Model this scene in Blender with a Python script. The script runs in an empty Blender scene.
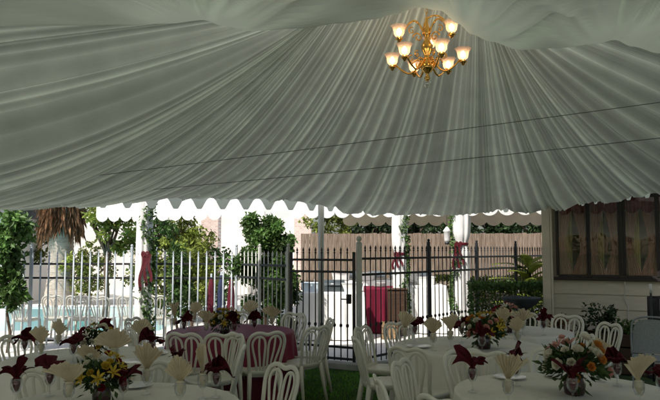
import bpy, math, random
from mathutils import Vector, Matrix, noise as mnoise
R = math.radians
PI = math.pi
random.seed(7)
scene = bpy.context.scene
col = scene.collection
EYE = 1.75
PITCH = math.atan(50/660)

# ------------------------------------------------------------------ helpers
def at(px, py, Y):
    """metres for a spot measured on the photo at depth Y"""
    u, v = (px-330)/660, (200-py)/660
    k = Y/(math.cos(PITCH)-v*math.sin(PITCH))
    return Vector((u*k, Y, EYE+(math.sin(PITCH)+v*math.cos(PITCH))*k))
def lerp(a, b, t): return a+(b-a)*t
def sm(t):
    t = max(0, min(1, t)); return t*t*(3-2*t)
def interp(tab, x):
    if x <= tab[0][0]: return tab[0][1]
    for (a, va), (b, vb) in zip(tab, tab[1:]):
        if x <= b: return va+(vb-va)*(x-a)/(b-a)
    return tab[-1][1]
def interps(tab, x):
    if x <= tab[0][0]: return tab[0][1]
    for (a, va), (b, vb) in zip(tab, tab[1:]):
        if x <= b: return va+(vb-va)*sm((x-a)/(b-a))
    return tab[-1][1]

class MB:
    def __init__(s): s.v = []; s.f = []; s.c = []
    def add(s, vs, fs, c=1.0):
        o = len(s.v); s.v += [tuple(p) for p in vs]
        s.f += [tuple(i+o for i in f) for f in fs]; s.c += [c]*len(fs)
        return s
    def box(s, c, d, rz=0, bev=0, tilt=None):
        x, y, z = d[0]/2, d[1]/2, d[2]/2
        b = min(bev, x*.9, y*.9, z*.9)
        if b <= 0:
            P = [(-x,-y,-z),(x,-y,-z),(x,y,-z),(-x,y,-z),(-x,-y,z),(x,-y,z),(x,y,z),(-x,y,z)]
            F = [(3,2,1,0),(4,5,6,7),(0,1,5,4),(1,2,6,5),(2,3,7,6),(3,0,4,7)]
        else:
            P = []; ring = []
            def rect(zz, i): return [(-x+i,-y,zz),(x-i,-y,zz),(x,-y+i,zz),(x,y-i,zz),(x-i,y,zz),(-x+i,y,zz),(-x,y-i,zz),(-x,-y+i,zz)]
            def inner(zz): return [(-x+b,-y+b,zz),(x-b,-y+b,zz),(x-b,-y+b,zz),(x-b,y-b,zz),(x-b,y-b,zz),(-x+b,y-b,zz),(-x+b,y-b,zz),(-x+b,-y+b,zz)]
            P = inner(-z)+rect(-z+b, b)+rect(z-b, b)+inner(z)
            F = []
            for k in range(3):
                for i in range(8):
                    j = (i+1) % 8; F.append((k*8+i, k*8+j, k*8+8+j, k*8+8+i))
            F.append((7,6,5,4,3,2,1,0)); F.append(tuple(range(24,32)))
        M = Matrix.Translation(c) @ Matrix.Rotation(rz, 4, 'Z')
        if tilt: M = M @ Matrix.Rotation(tilt, 4, 'X')
        return s.add([M @ Vector(p) for p in P], F)
    def tube(s, pts, r, n=8, cap=True, sq=None):
        pts = [Vector(p) for p in pts]; m = len(pts)
        rs = r if isinstance(r, (list, tuple)) else [r]*m
        up = None; V = []
        for i, p in enumerate(pts):
            t = (pts[min(i+1, m-1)]-pts[max(i-1, 0)])
            if t.length < 1e-9: t = Vector((0,0,1))
            t.normalize()
            if up is None:
                up = Vector((1,0,0)) if abs(t.x) < .8 else Vector((0,1,0))
            up = (up-t*up.dot(t))
            if up.length < 1e-6: up = t.orthogonal()
            up.normalize(); w = t.cross(up)
            for k in range(n):
                a = 2*PI*(k+.5)/n
                V.append(p+(up*math.cos(a)*(sq or 1)+w*math.sin(a))*rs[i])
        F = [(i*n+k, i*n+(k+1) % n, (i+1)*n+(k+1) % n, (i+1)*n+k) for i in range(m-1) for k in range(n)]
        if cap: F += [tuple(range(n-1, -1, -1)), tuple(range((m-1)*n, m*n))]
        return s.add(V, F)
    def lathe(s, prof, n=20, c=(0,0,0), wob=None):
        V = []; m = len(prof)
        for i, (r, z) in enumerate(prof):
            for k in range(n):
                a = 2*PI*k/n; rr = r*(wob(a, i/(m-1)) if wob else 1)
                V.append((c[0]+rr*math.cos(a), c[1]+rr*math.sin(a), c[2]+z))
        F = [(i*n+k, i*n+(k+1) % n, (i+1)*n+(k+1) % n, (i+1)*n+k) for i in range(m-1) for k in range(n)]
        if prof[0][0] > 1e-4: pass
        return s.add(V, F)
    def grid(s, fn, nu, nv, wrap=False):
        V = [fn(i/nu, j/nv) for j in range(nv+1) for i in range(nu+(0 if wrap else 1))]
        w = nu if wrap else nu+1
        F = [(j*w+i, j*w+(i+1) % w, (j+1)*w+(i+1) % w, (j+1)*w+i) for j in range(nv) for i in range(nu)]
        return s.add(V, F)
    def ribbon(s, pts, nrm, w, t):
        """flat bar with rounded look: pts, per-point normals, widths"""
        m = len(pts); V = []
        for i, p in enumerate(pts):
            tg = (pts[min(i+1, m-1)]-pts[max(i-1, 0)]).normalized()
            n_ = nrm[i].normalized(); sd = tg.cross(n_).normalized()
            ww = (w[i] if isinstance(w, list) else w)/2; h = t/2
            for a, b in ((-1,-.4),(-.6,-1),(.6,-1),(1,-.4),(1,.4),(.6,1),(-.6,1),(-1,.4)):
                V.append(p+sd*ww*a+n_*h*b)
        F = [(i*8+k, i*8+(k+1) % 8, (i+1)*8+(k+1) % 8, (i+1)*8+k) for i in range(m-1) for k in range(8)]
        F += [tuple(range(7,-1,-1)), tuple(range((m-1)*8, m*8))]
        return s.add(V, F)
    def build(s, name, m, parent=None, smooth=True, loc=None, rz=0, colour=False):
        me = bpy.data.meshes.new(name); me.from_pydata(s.v, [], s.f); me.update()
        if m: me.materials.append(m)
        if smooth:
            me.polygons.foreach_set('use_smooth', [True]*len(me.polygons))
        if colour:
            ca = me.attributes.new('shade', 'FLOAT', 'FACE'); ca.data.foreach_set('value', s.c)
        o = bpy.data.objects.new(name, me); col.objects.link(o)
        if parent: o.parent = parent
        if loc is not None: o.location = loc
        o.rotation_euler.z = rz
        return o
def sharp(o, ang=40):
    o.data.set_sharp_from_angle(angle=R(ang)); return o
def tag(o, label=None, cat=None, group=None, kind=None):
    if label: o['label'] = label
    if cat: o['category'] = cat
    if group: o['group'] = group
    if kind: o['kind'] = kind
    return o
def thing(name, label, cat, loc=(0,0,0), rz=0, group=None):
    o = bpy.data.objects.new(name, None); col.objects.link(o)
    o.empty_display_size = .1
    o.location = loc; o.rotation_euler = (0,0,rz); return tag(o, label, cat, group)
def copy_tree(o, parent=None):
    c = o.copy(); col.objects.link(c)
    if parent: c.parent = parent
    for ch in [k for k in list(o.children)]:
        copy_tree(ch, c)
    return c

# ------------------------------------------------------------------ materials
def mat(name, c, rough=.6, var=.12, scale=6, bump=0, bscale=40, spec=.3, metal=0, transl=0, attr=False, coat=0, stretch=None):
    m = bpy.data.materials.new(name); m.use_nodes = True
    nt = m.node_tree; N = nt.nodes; L = nt.links
    b = N['Principled BSDF']; out = N['Material Output']
    tc = N.new('ShaderNodeTexCoord'); mp = N.new('ShaderNodeMapping')
    L.new(tc.outputs['Object'], mp.inputs['Vector'])
    if stretch: mp.inputs['Scale'].default_value = stretch
    nz = N.new('ShaderNodeTexNoise'); nz.inputs['Scale'].default_value = scale; nz.inputs['Detail'].default_value = 5
    L.new(mp.outputs[0], nz.inputs['Vector'])
    cr = N.new('ShaderNodeMapRange'); cr.inputs['From Min'].default_value = .3; cr.inputs['From Max'].default_value = .7
    cr.inputs['To Min'].default_value = 1-var; cr.inputs['To Max'].default_value = 1+var
    L.new(nz.outputs['Fac'], cr.inputs['Value'])
    mx = N.new('ShaderNodeVectorMath'); mx.operation = 'SCALE'; mx.inputs[0].default_value = c
    fac = cr.outputs[0]
    if attr:
        at_ = N.new('ShaderNodeAttribute'); at_.attribute_name = 'shade'
        mm = N.new('ShaderNodeMath'); mm.operation = 'MULTIPLY'
        L.new(fac, mm.inputs[0]); L.new(at_.outputs['Fac'], mm.inputs[1]); fac = mm.outputs[0]
    L.new(fac, mx.inputs['Scale'])
    L.new(mx.outputs[0], b.inputs['Base Color'])
    b.inputs['Roughness'].default_value = rough; b.inputs['Metallic'].default_value = metal
    b.inputs['Specular IOR Level'].default_value = spec
    b.inputs['Coat Weight'].default_value = coat
    if bump:
        n2 = N.new('ShaderNodeTexNoise'); n2.inputs['Scale'].default_value = bscale; n2.inputs['Detail'].default_value = 4
        L.new(mp.outputs[0], n2.inputs['Vector'])
        bp = N.new('ShaderNodeBump'); bp.inputs['Strength'].default_value = bump; bp.inputs['Distance'].default_value = .02
        L.new(n2.outputs['Fac'], bp.inputs['Height']); L.new(bp.outputs[0], b.inputs['Normal'])
    if transl:
        t = N.new('ShaderNodeBsdfTranslucent'); L.new(mx.outputs[0], t.inputs['Color'])
        ms = N.new('ShaderNodeMixShader'); ms.inputs[0].default_value = transl
        L.new(b.outputs[0], ms.inputs[1]); L.new(t.outputs[0], ms.inputs[2]); L.new(ms.outputs[0], out.inputs['Surface'])
    return m
def glass(name, tint=(1,1,1), refl=.08, rough=.02):
    m = bpy.data.materials.new(name); m.use_nodes = True
    nt = m.node_tree; N = nt.nodes; L = nt.links; N.remove(N['Principled BSDF']); out = N['Material Output']
    t = N.new('ShaderNodeBsdfTransparent'); t.inputs[0].default_value = (*tint, 1)
    g = N.new('ShaderNodeBsdfGlossy'); g.inputs['Roughness'].default_value = rough
    fr = N.new('ShaderNodeLayerWeight'); fr.inputs['Blend'].default_value = .22
    mr = N.new('ShaderNodeMapRange'); mr.inputs['To Min'].default_value = refl; mr.inputs['To Max'].default_value = .45
    L.new(fr.outputs['Fresnel'], mr.inputs['Value'])
    ms = N.new('ShaderNodeMixShader'); L.new(mr.outputs[0], ms.inputs[0]); L.new(t.outputs[0], ms.inputs[1]); L.new(g.outputs[0], ms.inputs[2])
    L.new(ms.outputs[0], out.inputs['Surface'])
    nz = N.new('ShaderNodeTexNoise'); nz.inputs['Scale'].default_value = 1.6
    bp = N.new('ShaderNodeBump'); bp.inputs['Strength'].default_value = .05; bp.inputs['Distance'].default_value = .05
    tc = N.new('ShaderNodeTexCoord'); L.new(tc.outputs['Object'], nz.inputs['Vector'])
    L.new(nz.outputs['Fac'], bp.inputs['Height']); L.new(bp.outputs[0], g.inputs['Normal'])
    return m
def emis(name, c, s):
    m = bpy.data.materials.new(name); m.use_nodes = True
    b = m.node_tree.nodes['Principled BSDF']
    b.inputs['Base Color'].default_value = (*c, 1); b.inputs['Emission Color'].default_value = (*c, 1); b.inputs['Emission Strength'].default_value = s
    return m

M = {}
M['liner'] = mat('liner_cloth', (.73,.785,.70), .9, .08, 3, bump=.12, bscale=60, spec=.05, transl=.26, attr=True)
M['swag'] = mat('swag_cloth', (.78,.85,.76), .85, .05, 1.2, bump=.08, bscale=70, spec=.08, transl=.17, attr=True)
M['roofvinyl'] = mat('translucent_roof_vinyl', (.84,.83,.79), .5, .05, 2, spec=.3, transl=.43)
M['vinyl'] = mat('tent_vinyl', (.84,.85,.83), .5, .05, 2, spec=.3, transl=.05)
M['valance'] = mat('valance_vinyl', (.72,.78,.74), .5, .06, 4, spec=.25, transl=.12)
M['canvinyl'] = mat('weathered_canopy_vinyl', (.64,.66,.65), .5, .10, 3, spec=.25, bump=.15, bscale=6)
M['tan'] = mat('backlit_tan_canvas', (.72,.60,.44), .8, .08, 4, spec=.1, transl=.35)  # tan of the shaded, backlit rear valance put into the cloth colour
M['cable'] = mat('dark_cable', (.12,.125,.11), .6)
M['brass'] = mat('polished_brass', (.85,.50,.14), .17, .12, 9, metal=1)
M['shade'] = mat('frosted_rose_glass', (.95,.66,.52), .25, .10, 8, spec=.6, transl=.55)
_n = M['shade'].node_tree; _o = _n.nodes['Material Output']; _src = _o.inputs['Surface'].links[0].from_socket
_t = _n.nodes.new('ShaderNodeBsdfTransparent'); _m = _n.nodes.new('ShaderNodeMixShader'); _m.inputs[0].default_value = .42
_n.links.new(_src, _m.inputs[1]); _n.links.new(_t.outputs[0], _m.inputs[2]); _n.links.new(_m.outputs[0], _o.inputs['Surface'])
M['bulb'] = emis('lit_bulb', (1,.74,.42), 20)
M['crystal'] = glass('crystal', (.95,.97,.95), .2)
M['resin'] = mat('white_resin', (.78,.755,.655), .35, .06, 5, spec=.45)
M['resin_dirty'] = mat('aged_white_resin', (.55,.55,.49), .45, .12, 5, spec=.4)
M['cloth_white'] = mat('white_tablecloth', (.82,.79,.71), .85, .06, 4, bump=.38, bscale=8, spec=.08)
M['cloth_lit'] = mat('bright_white_cloth', (.86,.86,.84), .85, .05, 4, bump=.1, bscale=30, spec=.08)
M['cloth_burg'] = mat('burgundy_tablecloth', (.21,.018,.05), .6, .15, 4, bump=.12, bscale=30, spec=.35)
M['cloth_wine'] = mat('wine_red_cloth', (.15,.010,.03), .7, .15, 4, bump=.12, bscale=30, spec=.2)
M['nap_cream'] = mat('cream_napkin', (.74,.66,.50), .85, .07, 14, bump=.15, bscale=120, spec=.08, transl=.15)
M['nap_burg'] = mat('burgundy_napkin', (.082,.008,.015), .75, .18, 14, bump=.15, bscale=120, spec=.15)
M['goblet'] = glass('clear_goblet', (.96,.97,.97), .07)
M['china'] = mat('white_china', (.78,.78,.76), .2, .03, 5, spec=.5)
M['vase'] = mat('dark_vase_glass', (.05,.02,.025), .12, .2, 5, spec=.6)
M['leaf_dark'] = mat('dark_leaves', (.030,.062,.020), .5, .4, 2.5, spec=.3, transl=.22, attr=True)
M['leaf_mid'] = mat('mid_green_leaves', (.085,.16,.04), .5, .4, 2.5, spec=.3, transl=.3, attr=True)
M['grass'] = mat('grass_blades', (.15,.36,.05), .5, .4, 1.5, spec=.2, transl=.3, attr=True)
M['leaf_yellow'] = mat('yellow_green_leaves', (.19,.23,.045), .5, .4, 2.5, spec=.3, transl=.4, attr=True)
M['leaf_bouquet'] = mat('bouquet_leaves', (.05,.085,.025), .5, .3, 8, spec=.3, transl=.2, attr=True)
M['bark'] = mat('bark', (.13,.095,.07), .9, .3, 9, bump=.6, bscale=18, spec=.1)
M['palmbark'] = mat('palm_bark', (.46,.40,.34), .9, .25, 5, bump=.8, bscale=12, spec=.1, stretch=(1,1,4))
M['deadfrond'] = mat('dead_fronds', (.26,.15,.085), .9, .35, 7, spec=.1, transl=.2, attr=True)
M['iron'] = mat('black_iron', (.018,.02,.022), .42, .2, 20, spec=.45)
M['paleiron'] = mat('pale_sun_glare_iron', (.44,.49,.52), .35, .12, 9, spec=.5)  # sun glare on the dark fence metal put into the base colour
M['pole'] = mat('painted_pole', (.62,.63,.58), .4, .08, 6, spec=.4)
M['drape'] = mat('white_post_drape', (.84,.84,.82), .85, .05, 6, bump=.15, bscale=25, spec=.08, transl=.1)
M['ribbon'] = mat('burgundy_ribbon', (.085,.004,.010), .5, .15, 12, spec=.4)
M['siding'] = mat('cream_siding', (.56,.51,.40), .6, .07, 3, bump=.12, bscale=14, spec=.25, stretch=(1,1,5))
M['trim'] = mat('cream_trim', (.66,.60,.47), .55, .07, 4, spec=.3)
M['winframe'] = mat('dark_bronze_frame', (.022,.018,.016), .4, .2, 10, spec=.4)
M['pane'] = glass('window_glass', (.93,.93,.91), .03, .01)
M['curtain'] = mat('rose_tan_curtain', (.56,.36,.27), .9, .25, 3, spec=.05, stretch=(6,6,.5))
M['curtain_olive'] = mat('olive_curtain', (.46,.41,.17), .9, .25, 3, spec=.05, stretch=(6,6,.5))
M['curtain_red'] = mat('rust_valance', (.26,.06,.04), .9, .25, 4, spec=.05)
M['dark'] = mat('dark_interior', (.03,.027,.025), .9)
M['shingle'] = mat('grey_shingle', (.10,.11,.12), .9, .25, 8, bump=.4, bscale=14)
M['stucco'] = mat('white_stucco', (.80,.775,.73), .9, .16, .5, bump=.15, bscale=30, spec=.1)
M['brick'] = None
M['cream_panel'] = mat('cream_panel', (.76,.71,.56), .6, .08, 3, spec=.2)
M['counter'] = mat('pale_blue_counter', (.62,.72,.78), .3, .08, 6, spec=.5)
M['steel'] = mat('steel', (.55,.58,.60), .28, .1, 8, metal=1)
M['darksteel'] = mat('dark_grill', (.06,.075,.08), .35, .2, 8, spec=.5)
M['brownwood'] = mat('dark_brown_wood', (.065,.036,.022), .6, .3, 5, bump=.3, bscale=20, stretch=(1,1,8))
M['crate'] = mat('tan_crate_wood', (.30,.20,.11), .75, .25, 5, bump=.3, bscale=20)
M['stone'] = mat('dark_stone', (.06,.07,.075), .7, .3, 9, bump=.4, bscale=30)
M['terracotta'] = mat('terracotta', (.17,.075,.045), .8, .25, 9, bump=.2, bscale=20)
M['blackplastic'] = mat('black_plastic', (.02,.02,.022), .45, .1, 9)
M['greymesh'] = mat('grey_mesh', (.26,.28,.27), .6, .15, 60)
M['blueplastic'] = mat('pale_blue_plastic', (.22,.45,.72), .35, .1, 6, spec=.5)
M['navy'] = mat('navy_canvas', (.03,.04,.09), .8, .2, 8)
M['redcloth'] = mat('burgundy_canvas', (.10,.010,.022), .8, .2, 8)
for nm, c in (('yellow', (.62,.44,.06)), ('white', (.76,.72,.60)), ('pink', (.70,.36,.30)), ('red', (.20,.012,.02)), ('orange', (.62,.25,.05))):
    M['petal_'+nm] = mat(nm+'_petals', c, .7, .15, 20, spec=.15, transl=.2)

# lawn, deck, concrete, wood fence, brick, water: custom
def two_tone(name, a, b, scale, rough=.8, bump=.3, detail=6, stretch=(1,1,1), bdist=.02):
    m = bpy.data.materials.new(name); m.use_nodes = True
    N = m.node_tree.nodes; L = m.node_tree.links; p = N['Principled BSDF']
    tc = N.new('ShaderNodeTexCoord'); mp = N.new('ShaderNodeMapping'); mp.inputs['Scale'].default_value = stretch
    L.new(tc.outputs['Object'], mp.inputs['Vector'])
    nz = N.new('ShaderNodeTexNoise'); nz.inputs['Scale'].default_value = scale; nz.inputs['Detail'].default_value = detail
    L.new(mp.outputs[0], nz.inputs['Vector'])
    cr = N.new('ShaderNodeValToRGB'); cr.color_ramp.elements[0].position = .35; cr.color_ramp.elements[1].position = .68
    cr.color_ramp.elements[0].color = (*a, 1); cr.color_ramp.elements[1].color = (*b, 1)
    L.new(nz.outputs['Fac'], cr.inputs[0]); L.new(cr.outputs[0], p.inputs['Base Color'])
    bp = N.new('ShaderNodeBump'); bp.inputs['Strength'].default_value = bump; bp.inputs['Distance'].default_value = bdist
    L.new(nz.outputs['Fac'], bp.inputs['Height']); L.new(bp.outputs[0], p.inputs['Normal'])
    p.inputs['Roughness'].default_value = rough; p.inputs['Specular IOR Level'].default_value = .2
    return m
M['lawn'] = two_tone('lawn_ground', (.03,.05,.018), (.065,.105,.036), 9, .95, .5)
M['deck'] = two_tone('pale_concrete', (.66,.64,.60), (.76,.74,.70), 3, .85, .1)
M['kerb'] = two_tone('kerb_concrete', (.34,.33,.31), (.46,.45,.42), 6, .9, .2)
M['plank'] = two_tone('weathered_planks', (.17,.125,.092), (.32,.25,.195), 6, .9, .3, stretch=(5,5,.5))
def brick_mat():
    m = bpy.data.materials.new('pale_brick'); m.use_nodes = True
    N = m.node_tree.nodes; L = m.node_tree.links; p = N['Principled BSDF']
    tc = N.new('ShaderNodeTexCoord'); mp = N.new('ShaderNodeMapping'); mp.inputs['Rotation'].default_value = (PI/2,0,0)
    L.new(tc.outputs['Object'], mp.inputs['Vector'])
    b = N.new('ShaderNodeTexBrick'); b.inputs['Scale'].default_value = 4
    b.inputs['Color1'].default_value = (.60,.42,.36,1); b.inputs['Color2'].default_value = (.72,.56,.50,1); b.inputs['Mortar'].default_value = (.75,.72,.68,1)
    L.new(mp.outputs[0], b.inputs['Vector']); L.new(b.outputs['Color'], p.inputs['Base Color']); p.inputs['Roughness'].default_value = .9
    return m
M['brick'] = brick_mat()
def water_mat():
    m = bpy.data.materials.new('pool_water'); m.use_nodes = True
    N = m.node_tree.nodes; L = m.node_tree.links; p = N['Principled BSDF']
    p.inputs['Base Color'].default_value = (.16,.50,.54,1); p.inputs['Roughness'].default_value = .06
    nz = N.new('ShaderNodeTexNoise'); nz.inputs['Scale'].default_value = 3; nz.inputs['Detail'].default_value = 3
    bp = N.new('ShaderNodeBump'); bp.inputs['Strength'].default_value = .2; bp.inputs['Distance'].default_value = .05
    L.new(nz.outputs['Fac'], bp.inputs['Height']); L.new(bp.outputs[0], p.inputs['Normal'])
    return m
M['water'] = water_mat()

# ------------------------------------------------------------------ ground
def sheet(name, pts, z, m, nsub=1):
    mb = MB(); mb.add([(x, y, z) for x, y in pts], [tuple(range(len(pts)))])
    return tag(mb.build(name, m, smooth=False), kind='structure')
sheet('ground', [(-400,-400),(400,-400),(400,400),(-400,400)], 0, M['lawn'])
sheet('pool_deck', [(-40,10.25),(-.75,10.25),(-.75,40),(-40,40)], .004, M['deck'])
sheet('patio', [(-.745,10.35),(.45,9.75),(4.5,12.0),(16,13.0),(16,40),(-.745,40)], .004, M['deck'])
sheet('rear_bounce_deck', [(-9,-8.6),(9,-8.6),(9,-1.2),(-9,-1.2)], .004, M['deck'])  # unseen pale deck added behind the camera to bounce sunlight in
sheet('side_bounce_deck', [(-9,-1.19),(-4.6,-1.19),(-4.6,10.24),(-9,10.24)], .004, M['deck'])  # unseen pale deck added at the left, bounces sun under the tent
mb = MB()   # concrete kerb edging the lawn in front of the gate
kp = [(-.78,10.36),(.42,9.74),(4.5,11.95)]
for (a, b) in zip(kp, kp[1:]):
    d = Vector((b[0]-a[0], b[1]-a[1], 0)); L_ = d.length; c = ((a[0]+b[0])/2, (a[1]+b[1])/2, .05)
    mb.box(c, (L_+.02, .16, .10), math.atan2(d.y, d.x), .012)
tag(mb.build('kerb', M['kerb'], smooth=False), kind='structure')
mb = MB()   # pool coping
px0, px1, py0, py1 = -12.5, -3.6, 13.9, 20.3
for (c, d) in ((((px0+px1)/2, py0, .03), (px1-px0+.6, .3, .06)), (((px0+px1)/2, py1, .03), (px1-px0+.6, .3, .06)),
               ((px0-.15, (py0+py1)/2, .03), (.3, py1-py0-.3, .06)), ((px1+.15, (py0+py1)/2, .03), (.3, py1-py0-.3, .06))):
    mb.box(c, d, 0, .015)
tag(mb.build('pool_coping', M['deck'], smooth=False), kind='structure')
sheet('pool_water', [(px0,py0+.15),(px1,py0+.15),(px1,py1-.15),(px0,py1-.15)], .012, M['water'])
# grass blades where lawn is in view
mb = MB(); rnd = random.Random(3)
for i in range(26000):
    y = rnd.uniform(6.2, 10.3); x = rnd.uniform(-1.3, 1.6)
    lim = 10.25 if x < -.7 else (10.28-(x+.78)*.52 if x < .42 else 9.70+(x-.42)*.54)
    if y > lim-.1: continue
    a = rnd.uniform(0, PI); h = rnd.uniform(.02, .05); w = .004
    dx, dy = math.cos(a)*w, math.sin(a)*w; lx, ly = rnd.uniform(-.02,.02), rnd.uniform(-.02,.02)
    mb.add([(x-dx,y-dy,0),(x+dx,y+dy,0),(x+lx,y+ly,h)], [(0,1,2)], rnd.uniform(.5,1.5))
tag(mb.build('grass', M['grass'], smooth=False, colour=True), 'short dark lawn grass beside the tables', 'grass', kind='stuff')

# ------------------------------------------------------------------ tent liner
def smooth_poly(pts, n):
    P = [Vector(p) for p in pts]; out = []
    P = [P[0]*2-P[1]]+P+[P[-1]*2-P[-2]]
    seg = []
    for i in range(1, len(P)-2):
        for k in range(40):
            t = k/40; a, b, c, d = P[i-1], P[i], P[i+1], P[i+2]
            seg.append(.5*((2*b)+(c-a)*t+(2*a-5*b+4*c-d)*t*t+(3*b-a-3*c+d)*t**3))
    seg.append(P[-2])
    L = [0]
    for a, b in zip(seg, seg[1:]): L.append(L[-1]+(b-a).length)
    j = 0
    for i in range(n+1):
        s = L[-1]*i/n
        while j < len(L)-2 and L[j+1] < s: j += 1
        t = (s-L[j])/max(1e-9, L[j+1]-L[j]); out.append(seg[j].lerp(seg[j+1], min(1, t)))
    return out, L[-1]
eave_px = [(-150,8.95,206),(0,9.5,205.5),(60,9.7,204.5),(110,9.8,202),(150,9.9,198),(215,10.1,197),(280,10.3,198),(310,10.5,202),(350,10.9,208.5),(400,11.3,212.8),
           (465,11.3,213.5),(500,11.0,208),(540,10.2,206.5),(570,9.5,203.5),(600,8.7,200),(630,8.1,195.5),(660,7.6,190.5),(720,6.95,178)]
eave_pts = [at(*(a, c, b)) for a, b, c in eave_px]
end_pts = [Vector((-7.6,5.75,3.55)), Vector((-7.7,6.5,3.0)), Vector((-7.7,7.5,2.55)), Vector((-7.3,8.5,2.4))]+eave_pts+[Vector((4.55,6.5,2.85)), Vector((4.75,6.1,3.25)), Vector((4.8,5.75,3.5))]
NU, NV = 3000, 44
E, EL = smooth_poly(end_pts, NU)
rnd = random.Random(11)
def pleat_field(total, n, wmin, wmax, amin, amax, seed, ridge=False):
    r = random.Random(seed); edges = [0]; amps = []; pows = []
    while edges[-1] < total:
        edges.append(edges[-1]+wmin+(wmax-wmin)*r.random()**1.6); amps.append(r.uniform(amin, amax)); pows.append(r.uniform(.5,1.3))
    def f(s):
        import bisect
        i = max(0, min(len(amps)-1, bisect.bisect_right(edges, s)-1))
        ph = (s-edges[i])/(edges[i+1]-edges[i])
        ph = max(0, min(1, ph))
        return amps[i]*((1-math.sin(PI*ph)**pows[i]) if ridge else math.sin(PI*ph)**pows[i])
    return f
pf1 = pleat_field(EL+1, 0, .07, .36, .018, .075, 5, True)
pf2 = pleat_field(EL+1, 0, .02, .08, .002, .012, 6)
pf3 = pleat_field(EL+1, 0, .30, 1.0, .03, .15, 9)
S0, S1 = at(335, 2, 6.3), at(486, 2, 6.3)
def s_start(u):
    e = E[int(u*NU)]; k = sm((e.x+4.5)/8.2) if True else u
    return S0.lerp(S1, k)
V = []; HS = []
for j in range(NV+1):
    t = (j/NV)
    for i in range(NU+1):
        u = i/NU; e = E[i]; a = s_start(u)
        rad = e-a; ln = rad.length
        p = a.lerp(e, t)
        sag = lerp(.105, .06, sm((e.x+3.5)/4.5))*ln*math.sin(PI*t**.9)*(1-sm((e.z-2.52)/.6))
        p = p-Vector((0,0,sag))
        tg = (E[min(NU, i+6)]-E[max(0, i-6)]).normalized()
        n = tg.cross(rad).normalized()
        if n.z > 0: n = -n
        s = u*EL+.05*mnoise.noise(Vector((u*14, t*1.3, 2.0)))*t+.02*mnoise.noise(Vector((u*70, t*2.6, 7.0)))
        amp = t**.55*(1-.25*sm((t-.85)/.15))
        hgt = pf1(s)*(.72+.45*mnoise.noise(Vector((s*5, t*2.2, 0))))+pf2(s)*.9+pf3(s)*(.6+.3*t)
        p = p+n*hgt*amp
        HS.append((pf1(s), s))
        if j == NV: p.z += .012*mnoise.noise(Vector((s*7, 3, 1)))
        V.append(p)
w = NU+1
F = [(j*w+i, j*w+i+1, (j+1)*w+i+1, (j+1)*w+i) for j in range(NV) for i in range(NU)]
liner = thing('tent_liner', 'grey-white pleated fabric lining gathered under the tent roof, fanning from the chandelier', 'tent liner')
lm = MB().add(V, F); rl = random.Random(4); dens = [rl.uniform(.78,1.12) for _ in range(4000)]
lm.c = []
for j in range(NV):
    for i in range(NU):   # ridge highlights and darker hollows painted into the pleat colour
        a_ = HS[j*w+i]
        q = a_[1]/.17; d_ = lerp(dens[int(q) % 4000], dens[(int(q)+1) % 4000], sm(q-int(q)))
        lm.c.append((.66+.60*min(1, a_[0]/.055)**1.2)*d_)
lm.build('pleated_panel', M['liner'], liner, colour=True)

# near swagged panel
YC = 5.55
cont_px = [(-200,34),(-80,33),(0,30),(60,29),(120,28.5),(170,27),(203,23.5),(222,29),(250,34.5),(300,32),(340,27),(372,23),(395,18),(418,11),(440,14),(458,27),(472,38),(490,45),(520,53.5),(560,51.5),(595,47.5),(615,43.5),(632,50),(660,57),(720,62),(800,60)]
cont = [(at(a, b, YC).x, at(a, b, YC).z) for a, b in cont_px]
cont_s = [(-7.6, 3.5)]+cont+[(4.8, 3.4)]
gath = [(at(203,24,YC).x, 1), (at(466,30,YC).x, 2), (at(616,43,YC).x, 3), (at(-230,30,YC).x, 4)]
def nz1(x, k): return mnoise.noise(Vector((x, k*7.31, 1.7)))
def fold(a, k, r):
    v = .40*nz1(a*1.7, k)+.95*math.sqrt(nz1(a*2.6+3, k+5)**2+.004)+.30*sm((r-.25)/1.3)*math.sqrt(nz1(a*5.2, k+9)**2+.003)
    return v
DD = {}
NX = 760
rows = [(-3, 0)]+[(0, y) for y in []]
ys = [5.95, 5.85, 5.75, 5.68, 5.62, 5.58]+[YC-2.3*(k/64)**1.25 for k in range(0, 65)]+[3.0,2.5,2,1.3,.6,0,-.8,-1.6,-2.4,-3.2,-4.0]
V = []
for y in ys:
    for i in range(NX+1):
        x = -7.6+12.4*i/NX
        zc = interps(cont_s, x)
        if y > YC:
            q = (y-YC)/.4; z = zc+.30*q+.10*math.sqrt(q)
            yy = y
        else:
            q = min(1, (YC-y)/2.3)
            e0 = lerp((zc-EYE)/YC, .338, sm(q*1.3))
            d = 0; ws = 0
            for gx, k in gath:   # gathers radiate from the points where the cloth is pinned to the ridge
                dx, dy = x-gx, YC+.08-y; r = math.hypot(dx, dy)
                wgt = 1/(.05+r)**4; a = math.atan2(dx, dy)
                d += wgt*(fold(a*1.9, k, r)+.25)*sm(r/.95); ws += wgt
            ye = max(y, 3.25)
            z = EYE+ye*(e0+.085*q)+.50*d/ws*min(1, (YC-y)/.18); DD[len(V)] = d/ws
            lim = EYE+ye*e0+.015*q
            z = lim+math.log(1+math.exp((z-lim)/.045))*.045
            if y < 3.2: z -= (3.25-y)*.16
            yy = y
        V.append(Vector((x, yy, z)))
w = NX+1
F = [(j*w+i, j*w+i+1, (j+1)*w+i+1, (j+1)*w+i) for j in range(len(ys)-1) for i in range(NX)]
import numpy as np
Z = np.array([v.z for v in V]).reshape(len(ys), w); Z0 = Z.copy(); nc = ys.index(YC) if YC in ys else 6
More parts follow.
